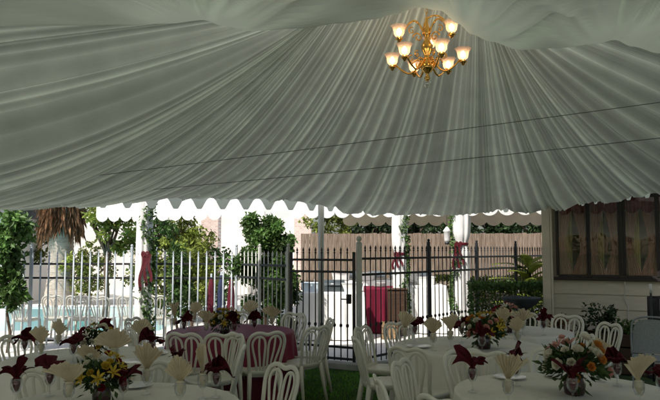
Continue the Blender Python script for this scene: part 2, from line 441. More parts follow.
for _ in range(7):   # let the cloth relax so the folds stay soft
    P_ = np.pad(Z, 1, mode='edge')
    Z = .4*Z+.15*(P_[:-2,1:-1]+P_[2:,1:-1]+P_[1:-1,:-2]+P_[1:-1,2:])
    Z[:nc+1] = Z0[:nc+1]
for v, z_ in zip(V, Z.reshape(-1)): v.z = float(z_)
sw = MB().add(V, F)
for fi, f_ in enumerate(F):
    d_ = DD.get(f_[0]); sw.c[fi] = .85 if d_ is None else max(.48, min(1.2, 1.36-1.05*d_))  # fold highlights and shaded hollows painted into the swag colour
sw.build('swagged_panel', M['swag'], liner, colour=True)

# outer tent
tent = thing('party_tent', 'white vinyl frame tent with scalloped edge covering the dining tables', 'tent')
N2 = 260
E2 = [E[int(k*NU/N2)] for k in range(N2+1)]
cen = Vector((-1.2, 4.5, 0))
V = []
for j in range(9):
    t = j/8
    for k, e in enumerate(E2):
        o = Vector((e.x-cen.x, e.y-cen.y, 0)).normalized()*(.22+.9*sm((e.x-2.6)/.8))  # right edge widened out of view to keep sun off the siding
        base = Vector((e.x+o.x, e.y+o.y, max(2.56, e.z+.18)))
        rx = max(-7.4, min(4.6, lerp(-7.4, 4.6, k/N2)))
        V.append(Vector((rx, 5.3, 4.75)).lerp(base, t))
w = N2+1
mbr = MB().add(V, [(j*w+i, j*w+i+1, (j+1)*w+i+1, (j+1)*w+i) for j in range(8) for i in range(N2)])
mbr.add([(-7.9,-4.6,2.5),(5.1,-4.6,2.5),(5.1,5.3,4.75),(-7.9,5.3,4.75)], [(0,1,2,3)])
mbr.add([(-7.9,-4.6,2.5),(-7.9,5.3,4.75),(-7.9,8.6,2.5)], [(0,1,2)])
mbr.add([(5.1,-4.6,2.5),(5.1,5.3,4.75),(5.1,6.6,2.5)], [(0,1,2)])
mbr.build('roof', M['roofvinyl'], tent, smooth=False)
# scalloped valance along the tent edge
i0 = min(range(NU+1), key=lambda i: (E[i]-Vector((-7.3,8.5,2.4))).length); i1 = min(range(NU+1), key=lambda i: (E[i]-eave_pts[-1]).length)
off = []; L_ = [0]
for i in range(i0, i1, 2):
    e = E[i]; o = Vector((e.x-cen.x, e.y-cen.y, 0)).normalized()*.24; off.append(Vector((e.x+o.x, e.y+o.y, 0)))
for a, b in zip(off, off[1:]): L_.append(L_[-1]+(b-a).length)
V = []; F = []
for p, s in zip(off, L_):
    c = .5+.5*math.cos(2*PI*s/.36); 
    zb = 2.56-.172*min(1,c*1.08)**1.5
    o2 = Vector((p.x-cen.x, p.y-cen.y, 0)).normalized()*(.012*math.sin(s*5.1))
    V += [(p.x, p.y, 2.60), (p.x+o2.x*.5, p.y+o2.y*.5, (2.6+zb)/2), (p.x+o2.x, p.y+o2.y, zb)]
for k in range(len(off)-1):
    F += [(3*k, 3*k+3, 3*k+4, 3*k+1), (3*k+1, 3*k+4, 3*k+5, 3*k+2)]
MB().add(V, F).build('valance', M['valance'], tent)
pp = at(321, 300, 10.75)
MB().tube([(pp.x,10.75,0),(pp.x,10.75,2.62)], .05, 14).build('pole', M['pole'], tent)
for x, y in ((-7.5,8.6),(-7.5,-4.4),(4.9,-4.4),(4.95,5.9)):
    MB().tube([(x,y,0),(x,y,2.62)], .045, 12).build('pole', M['pole'], tent)

def cable(a, b, sag, label):
    pts = [a.lerp(b, k/30)-Vector((0,0,sag*4*(k/30)*(1-k/30))) for k in range(31)]
    mb = MB().tube(pts, .0037, 6)
    tag(mb.build('cable', M['cable']), label, 'cable', 'cables under the liner')
cable(at(-110,200,8.5), at(800,83,5.5), .03, 'upper of two thin dark cables strung across the pleated liner')
cable(at(20,201,9.5), at(760,127,5.6), .03, 'lower of two thin dark cables strung across the pleated liner')

# ------------------------------------------------------------------ chandelier
cx, cy = (429-330)/660*6.0, 6.0
ch = thing('chandelier', 'brass chandelier with nine lit tulip glass shades hanging from the tent peak', 'chandelier', (cx, cy, 0))
col_prof = [(.0,3.30),(.012,3.31),(.03,3.335),(.012,3.36),(.02,3.38),(.055,3.41),(.07,3.45),(.05,3.49),(.022,3.52),(.03,3.56),(.05,3.60),(.055,3.64),(.03,3.69),(.018,3.72),(.035,3.75),(.04,3.79),(.02,3.83),(.012,3.87),(.02,3.9),(.0,3.92)]
MB().lathe(col_prof, 20).build('column', M['brass'], ch)
MB().lathe([(.0,3.235),(.008,3.24),(.02,3.25),(.038,3.275),(.036,3.30),(.015,3.318),(.0,3.32)], 14).build('crystal_drop', M['crystal'], ch)
mb = MB()
for k in range(9):   # chain links
    z = 3.94+k*.035; pts = [(.012*math.cos(a)*(1 if k % 2 else 0), .012*math.cos(a)*(0 if k % 2 else 1), z+.024*math.sin(a)) for a in [2*PI*i/12 for i in range(13)]]
    mb.tube(pts, .003, 5, False)
mb.build('chain', M['brass'], ch)
def arm(th, rad, z0, zc, kind):
    d = Vector((math.sin(R(th)), -math.cos(R(th)), 0))
    pts = []
    if kind == 'low':
        for k in range(25):
            t = k/24; r = .04+(rad-.04)*t
            z = z0+.02-.13*math.sin(PI*min(1, t*1.12))*(1 if t < .9 else 1)+ (zc-.02-z0)*sm((t-.55)/.45)
            pts.append(d*r+Vector((0,0,z)))
    else:
        for k in range(25):
            t = k/24; r = .03+(rad-.03)*t
            z = z0+.14*math.sin(PI*t**.8)+(zc-z0)*sm(t)
            pts.append(d*r+Vector((0,0,z)))
    mb = MB().tube(pts, .0095, 8)
    c = d*rad
    sc = []   # scroll ornament
    for k in range(22):
        a = k/21*3.6*PI/1.6; q = .05*(1-k/26)
        sc.append(d*(.09+q*math.cos(a))+Vector((0,0,z0-.03+q*math.sin(a))))
    mb.tube(sc, .007, 6)
    sc2 = [d*(.15+.035*(1-k/26)*math.cos(-k/21*6.5+2))+Vector((0,0,z0+.03+.035*(1-k/26)*math.sin(-k/21*6.5+2))) for k in range(22)]
    mb.tube(sc2, .006, 6)
    a_ = mb.build('arm', M['brass'], ch)
    MB().lathe([(.006,zc-.05),(.014,zc-.045),(.020,zc-.03),(.034,zc-.022),(.036,zc-.014),(.018,zc-.008),(.016,zc+.012),(.0,zc+.014)], 14, (c.x,c.y,0)).build('cup', M['brass'], a_)
    wob = lambda a, t: 1+.07*t*t*math.cos(6*a)
    MB().lathe([(.018,zc+.0),(.036,zc+.012),(.047,zc+.03),(.050,zc+.055),(.054,zc+.076),(.064,zc+.096),(.076,zc+.106)], 30, (c.x,c.y,0), wob).build('lamp_shade', M['shade'], a_)
    MB().lathe([(.0,zc+.014),(.012,zc+.018),(.021,zc+.034),(.024,zc+.050),(.018,zc+.068),(.007,zc+.082),(.0,zc+.084)], 12, (c.x,c.y,0)).build('bulb', M['bulb'], a_)
for k in range(6): arm(-46+60*k, .327, 3.50, 3.48, 'low')
for th in (-75, 45, 165): arm(th, .275, 3.74, 3.70, 'up')
hook = MB().tube([Vector((-.03+.11*(1-math.cos(a))/1, 0, 3.80+.13*math.sin(a))) for a in [PI*k/16 for k in range(17)]], .008, 8)
hook.build('hanging_loop', M['brass'], ch)

# ------------------------------------------------------------------ chairs
def back_pt(u, v):
    hw = .17+.045*sm(v*1.1)
    return Vector((u*hw, -.185-.11*v-.02*(1-u*u)+.01*v*v, .43+v*.44))
def back_ribbon(uv, w, t, mb):
    pts = [back_pt(*q) for q in uv]
    nr = []
    for (u, v) in uv:
        e = .01; a = back_pt(u+e, v)-back_pt(u-e, v); b = back_pt(u, v+e)-back_pt(u, v-e); nr.append(a.cross(b))
    mb.ribbon(pts, nr, w, t); return mb
def sub_uv(pts, n=5):
    out, _ = smooth_poly([(p[0], p[1], 0) for p in pts], n*len(pts)); return [(p.x, p.y) for p in out]
outer = [(-1,-.04),(-1,.3),(-1,.55),(-.98,.76),(-.86,.91),(-.62,.985),(-.36,.995),(0,.955)]
outer = outer+[(-u, v) for u, v in reversed(outer[:-1])]
larch = [(-.50,0),(-.62,.3),(-.74,.58),(-.76,.76),(-.62,.88),(-.40,.91),(-.18,.85),(-.09,.70),(-.10,.4),(-.12,0)]
def make_chair(m, name='stacking_chair', label='x'):
    root = thing(name, label, 'chair')
    # seat: dished rounded slab with apron
    def seat(u, v):
        pass
    mb = MB(); n = 28
    def ring(sc, z, dish=0):
        out = []
        for k in range(n):
            a = 2*PI*k/n; c, s = math.cos(a), math.sin(a)
            x = .215*sc*math.copysign(abs(c)**.5, c); y = .215*sc*math.copysign(abs(s)**.5, s)+.01
            if y < 0: x *= .90
            out.append((x, y, z-dish+ (.012*(abs(x)/.2)**2)))
        return out
    rings = [ring(.90,.385), ring(.97,.40), ring(1.0,.425), ring(.99,.437), ring(.95,.442), ring(.8,.437), ring(.5,.43), ring(.15,.428)]
    V = [p for r_ in rings for p in r_]
    F = [(j*n+k, j*n+(k+1) % n, (j+1)*n+(k+1) % n, (j+1)*n+k) for j in range(len(rings)-1) for k in range(n)]
    F.append(tuple(range((len(rings)-1)*n, len(rings)*n)))
    mb.add(V, F); mb.build('seat', m, root)
    back_ribbon(sub_uv(outer), .036, .024, MB()).build('back_frame', m, root)
    back_ribbon(sub_uv(larch), .024, .016, MB()).build('back_arch', m, root)
    back_ribbon(sub_uv([(-u, v) for u, v in larch]), .024, .016, MB()).build('back_arch', m, root)
    for s in (-1, 1):
        back_ribbon(sub_uv([(s*.30,0),(s*.36,.3),(s*.42,.6),(s*.42,.90)]), .022, .014, MB()).build('back_splat', m, root)
    back_ribbon(sub_uv([(-1,.03),(-.5,.02),(0,.015),(.5,.02),(1,.03)]), .05, .022, MB()).build('back_rail', m, root)
    for sx in (-1, 1):
        MB().tube([(sx*.165,.175,.42),(sx*.185,.195,.25),(sx*.205,.215,0)], [.026,.022,.017], 8, sq=1.0).build('leg', m, root)
        MB().tube([(sx*.16,-.185,.44),(sx*.175,-.215,.25),(sx*.195,-.265,0)], [.026,.023,.017], 8).build('leg', m, root)
    return root
chairA = make_chair(M['resin']); used = [0]
chairB = make_chair(M['resin_dirty'])
usedset = set()
def place_chair(x, y, face, label, group, proto=None, z=0, turn=0, rmin=0):
    proto = proto or chairA
    if proto.name in usedset: o = copy_tree(proto)
    else: o = proto; usedset.add(proto.name)
    a = math.atan2(face[1]-y, face[0]-x)-PI/2+R(turn)
    x -= .2*math.sin(a); y += .2*math.cos(a)
    if rmin:
        d = math.hypot(x-face[0], y-face[1])
        if d < rmin: x, y = face[0]+(x-face[0])*rmin/d, face[1]+(y-face[1])*rmin/d
    o.location = (x, y, z); o.rotation_euler = (0,0,a); tag(o, label, 'chair', group); return o

T = {1: (-1.35,4.3), 2: (-2.2,6.2), 3: (-1.22,8.25), 4: (1.45,7.0), 5: (1.66,4.72), 6: (2.38,8.25)}
RT = {1:.76, 2:.76, 3:.76, 4:.76, 5:.76, 6:.58}
G = 'white plastic chairs around the dining tables'
CH = [
 (-2.06,7.72,3,'white plastic chair left of the burgundy table, nearest the middle left table',0),
 (-3.02,6.75,2,'white plastic chair at the left rear of the middle left table by the shrub',0),
 (2.52,7.0,4,'white plastic chair at the right side of the right rear table',0),
 (-1.12,7.12,3,'white plastic chair directly in front of the burgundy table, middle one of three',0),
 (-.42,5.05,1,'white plastic chair at the right rear of the front left table',0),
 (-1.5,5.30,2,'white plastic chair back tucked in front of the middle left table, right one of two',0),
 (-2.12,5.22,2,'white plastic chair back in front of the middle left table, left one of two',0),
 (-2.72,5.30,2,'white plastic chair cut off by the left picture edge behind the front left table',0),
 (-1.06,6.95,2,'white plastic chair right of the middle left table, facing it from the rear right',0),
 (-.88,6.05,2,'white plastic chair in profile just right of the middle left table, nearest the aisle',10),
 (-1.48,7.28,3,'white plastic chair at the left front of the burgundy table',0),
 (-.74,7.28,3,'white plastic chair at the right front of the burgundy table',0),
 (-.33,7.75,3,'white plastic chair in profile right of the burgundy table, nearer of the pair',-12),
 (-.14,8.45,3,'white plastic chair right of the burgundy table, farther of the pair beside the iron gate',0),
 (-.62,9.08,3,'white plastic chair behind the right rear of the burgundy table by the leafy bush',0),
 (-1.32,9.28,3,'white plastic chair directly behind the burgundy table flowers',0),
 (-2.45,8.55,3,'white plastic chair left of the burgundy table near the draped tent post',0),
 (.40,6.68,4,'white plastic chair in profile left of the right rear table, next to the lawn',-8),
 (.56,7.5,4,'white plastic chair at the left rear of the right rear table by the gate',0),
 (.86,8.02,4,'white plastic chair at the back left of the right rear table before the buffet',0),
 (.78,6.12,4,'white plastic chair at the left front of the right rear table',0),
 (1.36,5.98,4,'white plastic chair at the middle front of the right rear table',0),
 (2.04,6.18,4,'white plastic chair at the right front of the right rear table',0),
 (.72,5.22,5,'white plastic chair at the rear left of the front right table',0),
 (1.22,5.74,5,'white plastic chair behind the front right table, left one of two',0),
 (1.95,5.78,5,'white plastic chair behind the front right table, right one of two',0),
 (.42,4.60,5,'white plastic chair in profile at the far left of the front right table',0),
 (.86,4.14,5,'white plastic chair nearest the camera at the near left of the front right table',0),
 (2.60,8.98,6,'white plastic chair behind the small far right table, left one of two',0),
 (3.06,8.82,6,'white plastic chair behind the small far right table, right one of two',10),
 (3.20,7.98,6,'white plastic chair turned sideways by the brown planter and house wall',35),
]
for i, (x, y, t, lab, turn) in enumerate(CH):
    place_chair(x, y, T[t], lab, G, None, 0, turn, RT[t]+.20)
pool_x = [-5.85,-5.32,-4.85,-4.36,-3.85,-3.35]
pool_lab = ['far left','second from the left','third from the left','fourth from the left','fifth from the left','rightmost']
for x, l in zip(pool_x, pool_lab):
    place_chair(x, 12.75+.15*math.sin(x*9), (x+.1*math.sin(x*5), 16), 'white plastic chair by the pool, %s of the row' % l, 'chairs in a row by the pool', chairB)

# ------------------------------------------------------------------ tables
tdesc = {1: 'front left', 2: 'middle left', 3: 'burgundy-covered rear left', 4: 'right rear', 5: 'front right', 6: 'small far right'}
def make_table(k):
    x, y = T[k]; r = RT[k]
    t = thing('round_table', 'round folding table hidden under the %s cloth' % ('burgundy' if k == 3 else tdesc[k]+' white'), 'table', (x, y, 0), k*.7, 'round banquet tables')
    MB().lathe([(.0,.72),(r-.02,.72),(r-.005,.725),(r-.005,.742),(r-.02,.747),(.0,.747)], 48).build('tabletop', M['crate'], t)
    for a in range(4):
        c, s = math.cos(a*PI/2+.78)*r*.62, math.sin(a*PI/2+.78)*r*.62
        MB().tube([(c,s,.72),(c*1.06,s*1.06,0)], .016, 8).build('leg', M['steel'], t)
    rnd = random.Random(k*5); n = 300; ph = [rnd.uniform(0, 6.28) for _ in range(6)]
    nf = 15+k
    def cl(u, v):
        a = 2*PI*u
        if v < .36:
            q = v/.36; rr = r*1.004*q; z = .752+.0025*mnoise.noise(Vector((math.cos(a)*rr*3+k, math.sin(a)*rr*3, k)))
            z += .002*abs(math.sin(rr*math.cos(a+.3*k)*4.1))
            return (x+rr*math.cos(a), y+rr*math.sin(a), z)
        if v < .42:
            q = (v-.36)/.06; rr = r*1.004+.014*math.sin(q*PI/2); z = .752-.016*(1-math.cos(q*PI/2))
            return (x+rr*math.cos(a), y+rr*math.sin(a), z)
        q = (v-.42)/.58
        wav = math.sin(nf*a+ph[0]+.9*math.sin(3*a+ph[1]))*.6+.3*math.sin(2.3*nf*a+ph[2])*math.sin(a*2+ph[3])+.3*math.sin(5*a+ph[4])
        rr = r*1.004+.014+q*.05+.055*wav*q**.7
        return (x+rr*math.cos(a), y+rr*math.sin(a), .736-.72*q)
    mb = MB().grid(cl, n, 44, wrap=True)
    if k == 3: tag(mb.build('tablecloth', M['cloth_burg']), 'burgundy tablecloth draped to the grass over the rear left round table', 'tablecloth', 'round tablecloths')
    else: tag(mb.build('tablecloth', M['cloth_white']), 'white tablecloth draped over the %s round table' % tdesc[k], 'tablecloth', 'round tablecloths')
for k in T: make_table(k)
TZ = .757
def on_table(px, base):
    Y = (EYE-TZ)*660/(base-250); return Vector(((px-330)/660*Y, Y, TZ))

# ------------------------------------------------------------------ place settings
gob = MB().lathe([(.0,.0),(.034,.001),(.034,.004),(.012,.009),(.005,.02),(.0045,.055),(.007,.066),(.022,.078),(.034,.098),(.038,.125),(.036,.152),(.0335,.165),(.0315,.165),(.035,.125),(.031,.1),(.018,.08),(.0,.076)], 18)
gob_mesh = None
def goblet(p, label):
    global gob_mesh
    if gob_mesh is None:
        o = gob.build('goblet', M['goblet']); gob_mesh = o.data
    else:
        o = bpy.data.objects.new('goblet', gob_mesh); col.objects.link(o)
    o.location = p; tag(o, label, 'goblet', 'goblets on the tables'); return o
def napkin_mesh(kind, seed):
    rnd = random.Random(seed); mb = MB()
    if kind == 'fan': sp, Rr, npl, dep = R(40+16*rnd.random()), .150, 10, .013
    elif kind == 'bigfan': sp, Rr, npl, dep = R(66), .175, 14, .012
    elif kind == 'flute': sp, Rr, npl, dep = R(17), .205, 7, .014
    elif kind == 'tall': sp, Rr, npl, dep = R(34), .18, 9, .014
    elif kind == 'drape': sp, Rr, npl, dep = R(34), .165, 5, .024
    else: sp, Rr, npl, dep = R(56), .135, 6, .024
    lo = rnd.uniform(-.12, .12); nu, nv = npl*6, 14
    ph = [rnd.uniform(0, 6.28) for _ in range(4)]; pl_ = [rnd.uniform(-.11,.06)*(.3 if kind in ('puff','drape') else 1) for _ in range(40)]; lean = rnd.uniform(-.05,.05)
    def fn(u, v):
        a = (u*2-1)*sp+lo*v; zig = abs(((u*npl) % 1)*2-1)*2-1
        zig = math.copysign(abs(zig)**.8, zig)
        rr = .012+Rr*v*(1+.07*math.sin(u*5+ph[0])+(.08*math.sin(u*6+ph[1]) if kind in ('puff','drape') else 0)+.02*zig+pl_[min(39,int(u*npl))]*v)
        x = rr*math.sin(a); z = rr*math.cos(a); yy = dep*zig*(.25+.75*v)
        yy += .05*v*v*math.sin(u*3+ph[2])*(1 if kind in ('puff','drape') else .6)+lean*v*v
        if kind in ('puff', 'drape'):
            dr = .085*v**2.2*(.6+.5*math.sin(u*7+ph[3])); z -= dr*(.8+abs(u*2-1)); yy -= .05*v**2*math.cos(u*4+ph[1])
        else: z -= .02*v*v*abs(u*2-1)**2
        z = max(z, -.03 if abs(x) > .036 else 0)
        return (x, yy, z)
    mb.grid(fn, nu, nv)
    # stuffed tail inside the bowl, and a second loose fold
    mb.lathe([(.006,-.072),(.014,-.06),(.024,-.03),(.027,0),(.022,.015),(.0,.02)], 12)
    if kind in ('puff', 'drape'):
        for sgn in (-1, 1):
            o2 = rnd.uniform(-.3, .3)
            def f2(u, v, sgn=sgn, o2=o2):
                a = (u*2-1)*sp*.75+o2; rr = .012+Rr*.86*v*(1+.12*math.sin(u*6+ph[2]*sgn))
                return (rr*math.sin(a), sgn*(.012+.055*v*v)+.012*math.sin(u*npl*5)*v, rr*math.cos(a)-.07*v**2.5)
            mb.grid(f2, npl*4, 10)
    return mb
NAPS = [
 # px, base y, colour, kind, table, description
 (22,401,'burgundy','drape',1,'at the far left of the front left table'),
 (55,393,'burgundy','puff',1,'second from the left on the front left table'),
 (74,406,'cream','fan',1,'left of the flowers on the front left table'),
 (127,401,'burgundy','puff',1,'right against the flowers on the front left table'),
 (183,405,'cream','fan',1,'spread wide at the right of the front left table'),
 (205,396,'cream','flute',1,'standing narrow at the right end of the front left table'),
 (218,394,'burgundy','puff',1,'rightmost on the front left table'),
 (180,383,'burgundy','drape',1,'at the rear edge of the front left table'),
 (150,391,'cream','tall',1,'at the right rear of the front left table'),
 (95,386,'cream','fan',1,'behind the yellow lilies on the front left table'),
 (62,351,'cream','fan',2,'at the rear left of the middle left table'),
 (108,347,'burgundy','drape',2,'at the rear of the middle left table'),
 (236,338,'burgundy','drape',3,'front centre on the burgundy table'),
 (460,341,'burgundy','puff',4,'at the rear of the right rear table'),
 (505,337,'cream','tall',4,'at the rear right of the right rear table'),
 (596,379,'cream','fan',5,'at the rear of the front right table'),
 (520,338,'cream','fan',6,'at the front of the small far right table'),
 (45,361,'cream','fan',2,'at the left of the middle left table'),
 (29,357,'burgundy','puff',2,'leftmost on the middle left table by the shrub'),
 (77,361,'burgundy','puff',2,'left of the flowers on the middle left table'),
 (121,368,'cream','bigfan',2,'largest open one, in front on the middle left table'),
 (143,351,'cream','fan',2,'at the rear right of the middle left table'),
 (154,358,'burgundy','puff',2,'rightmost on the middle left table'),
 (176,331,'cream','flute',3,'at the left end of the burgundy table'),
 (182,335,'burgundy','puff',3,'at the left front of the burgundy table'),
 (191,325,'cream','fan',3,'at the rear left of the burgundy table'),
 (208,336,'cream','fan',3,'left of the flowers on the burgundy table'),
 (255,333,'burgundy','puff',3,'right of the flowers on the burgundy table'),
 (251,324,'cream','fan',3,'at the rear right of the burgundy table'),
 (273,330,'cream','fan',3,'at the right end of the burgundy table'),
 (404,343,'cream','tall',4,'at the left end of the right rear table'),
 (414,340,'burgundy','puff',4,'at the left rear of the right rear table'),
 (432,349,'cream','fan',4,'at the left front of the right rear table'),
 (449,346,'cream','tall',4,'beside the flowers on the right rear table'),
 (480,352,'burgundy','drape',4,'before the flowers on the right rear table'),
 (515,347,'cream','fan',4,'at the right end of the right rear table'),
 (470,389,'burgundy','drape',5,'leftmost on the front right table'),
 (505,403,'cream','tall',5,'upright at the near left of the front right table'),
 (513,383,'burgundy','drape',5,'at the rear left of the front right table'),
 (568,400,'burgundy','drape',5,'right in front of the pink flowers'),
 (612,383,'burgundy','puff',5,'right of the pink flowers on the front right table'),
 (633,404,'cream','tall',5,'tall at the right end of the front right table'),
 (656,399,'burgundy','puff',5,'cut by the right picture edge on the front right table'),
 (541,334,'burgundy','drape',6,'on the small far right table'),
]
goblet_pos = []
for i, (px, base, c, kind, t, d) in enumerate(NAPS):
    p = on_table(px, base)
    dv = Vector((p.x-T[t][0], p.y-T[t][1], 0))
    if dv.length > RT[t]-.07: dv = dv.normalized()*(RT[t]-.07); p = Vector((T[t][0]+dv.x, T[t][1]+dv.y, TZ))
    goblet(p, 'goblet of the %s napkin %s' % (c, d))
    goblet_pos.append(p)
    o = napkin_mesh(kind, i+40).build('napkin', M['nap_cream' if c == 'cream' else 'nap_burg'], smooth=True)
    sharp(o, 35)
    o.location = p+Vector((0,0,.155)); o.rotation_euler = (0, random.uniform(-.1,.1), random.uniform(-.55,.55))
    kd = {'fan':'fan-folded', 'bigfan':'broad fan-folded', 'flute':'narrow pleated', 'tall':'tall pleated', 'drape':'loosely draped', 'puff':'puffed'}[kind]
    tag(o, '%s %s napkin %s' % (kd, c, d), 'napkin', c+' napkins in goblets')
# dinner plates + forks where the cloth is in view
plate = MB().lathe([(.0,.003),(.06,.003),(.075,.006),(.125,.016),(.127,.019),(.12,.018),(.074,.009),(.0,.007)], 40)
pl_mesh = None
def add_plate(x, y, label):
    global pl_mesh
    if pl_mesh is None: o = plate.build('dinner_plate', M['china']); pl_mesh = o.data
    else: o = bpy.data.objects.new('dinner_plate', pl_mesh); col.objects.link(o)
    o.location = (x, y, TZ-.002); tag(o, label, 'plate', 'white dinner plates')
for k, angs in ((2, (200,330,20)), (4, (195,250,300)), (1, (80,)), (5, (75,118))):
    for a in angs:
        names = {200:'left', 330:'right front', 20:'right rear', 195:'left', 250:'front left', 300:'front right', 80:'rear', 75:'rear right', 118:'rear left'}
        x = T[k][0]+.56*math.cos(R(a)); y = T[k][1]+.56*math.sin(R(a))
        if any((Vector((x, y))-Vector((g.x, g.y))).length < .165 for g in goblet_pos):
            x = T[k][0]+.60*math.cos(R(a+17)); y = T[k][1]+.60*math.sin(R(a+17))
            if any((Vector((x, y))-Vector((g.x, g.y))).length < .165 for g in goblet_pos): continue
        add_plate(x, y, 'white china dinner plate at the %s edge of the %s table' % (names[a], tdesc[k]))

# ------------------------------------------------------------------ flowers
def leaf_card(mb, p, d, n, L_, w, c):
    d = d.normalized(); s = d.cross(n)
    if s.length < 1e-4: s = d.orthogonal()
    s.normalize(); n2 = s.cross(d)
    mid = p+d*L_*.5+n2*L_*.08; tip = p+d*L_-n2*L_*.05
    mb.add([p, mid+s*w/2, tip, mid-s*w/2], [(0,1,2),(0,2,3)], c)
def rvec(r):
    while True:
        v = Vector((r.uniform(-1,1), r.uniform(-1,1), r.uniform(-1,1)))
        if .05 < v.length < 1: return v.normalized()
def rose_mesh(sz, r):
    mb = MB()
    for ringi, (n, rad, tilt) in enumerate(((3,.25,.15),(4,.5,.45),(5,.8,.85),(6,1.0,1.2))):
        for k in range(n):
            a = 2*PI*(k+r.random()*.3+ringi*.4)/n
            def f(u, v, a=a, rad=rad, tilt=tilt, n=n):
                aa = a+(u-.5)*2*PI/n*1.5*(.4+.6*math.sin(PI*min(1, v*.8+.15)))
                rr = sz*rad*(.25+.75*v**.8)*(.9+.1*math.cos((u-.5)*3)); z = sz*(1.0*v*math.cos(tilt*.75)+.1-.25*(tilt)*v*v*.5)
                return (rr*math.cos(aa), rr*math.sin(aa), z)
            mb.grid(f, 5, 4)
    return mb
def lily_mesh(sz, r):
    mb = MB()
    for k in range(6):
        a = 2*PI*k/6+r.uniform(-.1,.1)
        def f(u, v, a=a):
            w = sz*.42*math.sin(PI*min(1, v*.93+.05))*(u-.5); rr = sz*1.25*v; z = sz*(.75*math.sin(v*2.0)-.12*abs(u-.5))
            return (rr*math.cos(a)-w*math.sin(a), rr*math.sin(a)+w*math.cos(a), z)
        mb.grid(f, 4, 6)
    mb.lathe([(.0,.1*sz),(.12*sz,.2*sz),(.10*sz,.45*sz),(.0,.55*sz)], 8)
    return mb
def centrepiece(px, base, t, cols, label, s=1.0, seed=1):
    p = on_table(px, base); r = random.Random(seed)
    root = thing('flower_centrepiece', label, 'flowers', p, r.uniform(0, 6), 'flower centrepieces')
    MB().lathe([(.0,.0),(.05*s,.0),(.055*s,.01),(.06*s,.05*s),(.052*s,.09*s),(.048*s,.105*s),(.044*s,.105*s),(.05*s,.06*s),(.0,.02)], 20).build('vase', M['vase'], root)
    mb = MB()
    cen = Vector((0,0,.15*s))
    for i in range(420):
        d = rvec(r); d.z = abs(d.z)*.9-.25 if r.random() < .8 else d.z
        q = cen+Vector((d.x*.13, d.y*.13, d.z*.11))*s*r.uniform(.4,1.25)
        leaf_card(mb, q, d+rvec(r)*.5, rvec(r), r.uniform(.04,.085)*s, r.uniform(.014,.03)*s, r.uniform(.5,1.6))
    for i in range(14):   # stems
        d = rvec(r); d.z = abs(d.z)+.3
        mb.tube([(0,0,.06*s), cen+Vector((d.x*.10,d.y*.10,d.z*.06))*s], .0025, 4)
    mb.build('foliage', M['leaf_bouquet'], root, smooth=False, colour=True)
    protos = {}
    nfl = 30
    for i in range(nfl):
        c = cols[i % len(cols)]; kind = 'lily' if (i % 5 == 0) else 'rose'
        key = (c, kind, i % 2)
        if key not in protos:
            mbf = lily_mesh(.042*s, r) if kind == 'lily' else rose_mesh((.026+.008*(i % 2))*s, r)
            o = mbf.build(kind+'_flower', M['petal_'+c], root); protos[key] = o
        else:
            o = protos[key].copy(); col.objects.link(o); o.parent = root
        g = i*2.39996; zz = 1-(i+.5)/nfl*1.25; rr = math.sqrt(max(0, 1-zz*zz))
        d = Vector((rr*math.cos(g), rr*math.sin(g), zz)); d = (d+rvec(r)*.18).normalized()
        o.location = cen+Vector((d.x*.155, d.y*.155, d.z*.13+.01))*s*r.uniform(.85,1.12)
        o.rotation_euler = Vector((0,0,1)).rotation_difference((d+Vector((0,0,.25))).normalized()).to_euler()
centrepiece(106,399,1,['yellow','white','yellow','red','white'],'yellow and white flower arrangement on the front left table',1.02,1)
centrepiece(97,357,2,['white','yellow','red','white','yellow'],'pale yellow and red flower arrangement on the middle left table',1.02,2)
centrepiece(226,333,3,['yellow','yellow','white'],'yellow flower arrangement in the centre of the burgundy table',1.0,3)
centrepiece(482,347,4,['yellow','orange','pink','yellow','white'],'yellow and orange flower arrangement on the right rear table',1.15,4)
centrepiece(570,391,5,['pink','white','pink','white','orange'],'large pink and white flower arrangement on the front right table',1.25,5)
centrepiece(505,331,6,['pink','red','white'],'small pink and red flower arrangement on the small far right table',1.1,6)

# ------------------------------------------------------------------ fences
def fence(name, a, b, h, spacing, post_at, mp, mr, label, cat, rails, knob=None, rails_m=None, group=None, pr=.0095):
    a, b = Vector(a), Vector(b); d = b-a; L_ = d.length; rz = math.atan2(d.y, d.x)
    root = thing(name, label, cat, (a.x, a.y, 0), rz, group)
    n = int(L_/spacing)
    mesh = MB().tube([(0,0,.06),(0,0,h-.10)], pr, 6).lathe([(pr,h-.10),(.018,h-.092),(.018,h-.085),(.008,h-.078),(.017,h-.05),(.0,h)], 8)
    if knob:
        for kz in knob: mesh.lathe([(.009,kz-.03),(.022,kz-.012),(.022,kz+.012),(.009,kz+.03)], 8)
    first = None
    for i in range(n+1):
        x = L_*(i+.5)/(n+1)
        if any(abs(x-q*L_) < .04 for q in post_at): continue
        if first is None: o = mesh.build('picket', mp, root); first = o
        else: o = first.copy(); col.objects.link(o); o.parent = root
        o.location = (x, -.035 if pr > .01 else 0, 0)
    for z in rails: MB().box((L_/2, 0, z), (L_, .03, .035), 0, .004).build('rail', mr, root, smooth=False)
    for q in post_at:
        MB().box((q*L_, 0, (h+.06)/2), (.045,.045,h+.06), 0, .006).lathe([(.0,h+.115),(.022,h+.10),(.026,h+.085),(.016,h+.065),(.022,h+.06)], 10, (q*L_,0,0)).build('post', mp, root, smooth=False)
    return root
fl = at(-70, 300, 12.0); fr = at(236, 300, 11.8)
fence('iron_fence', (fl.x, 12.0, 0), (fr.x, 11.8, 0), 1.74, .15, (0,.33,.66,1), M['paleiron'], M['iron'], 'iron picket fence along the pool, sun glare painted pale on the pickets', 'fence', (.14,1.50,1.25), knob=(.75,), pr=.015)
g0 = at(291, 300, 10.42); g1 = at(354, 300, 9.92)
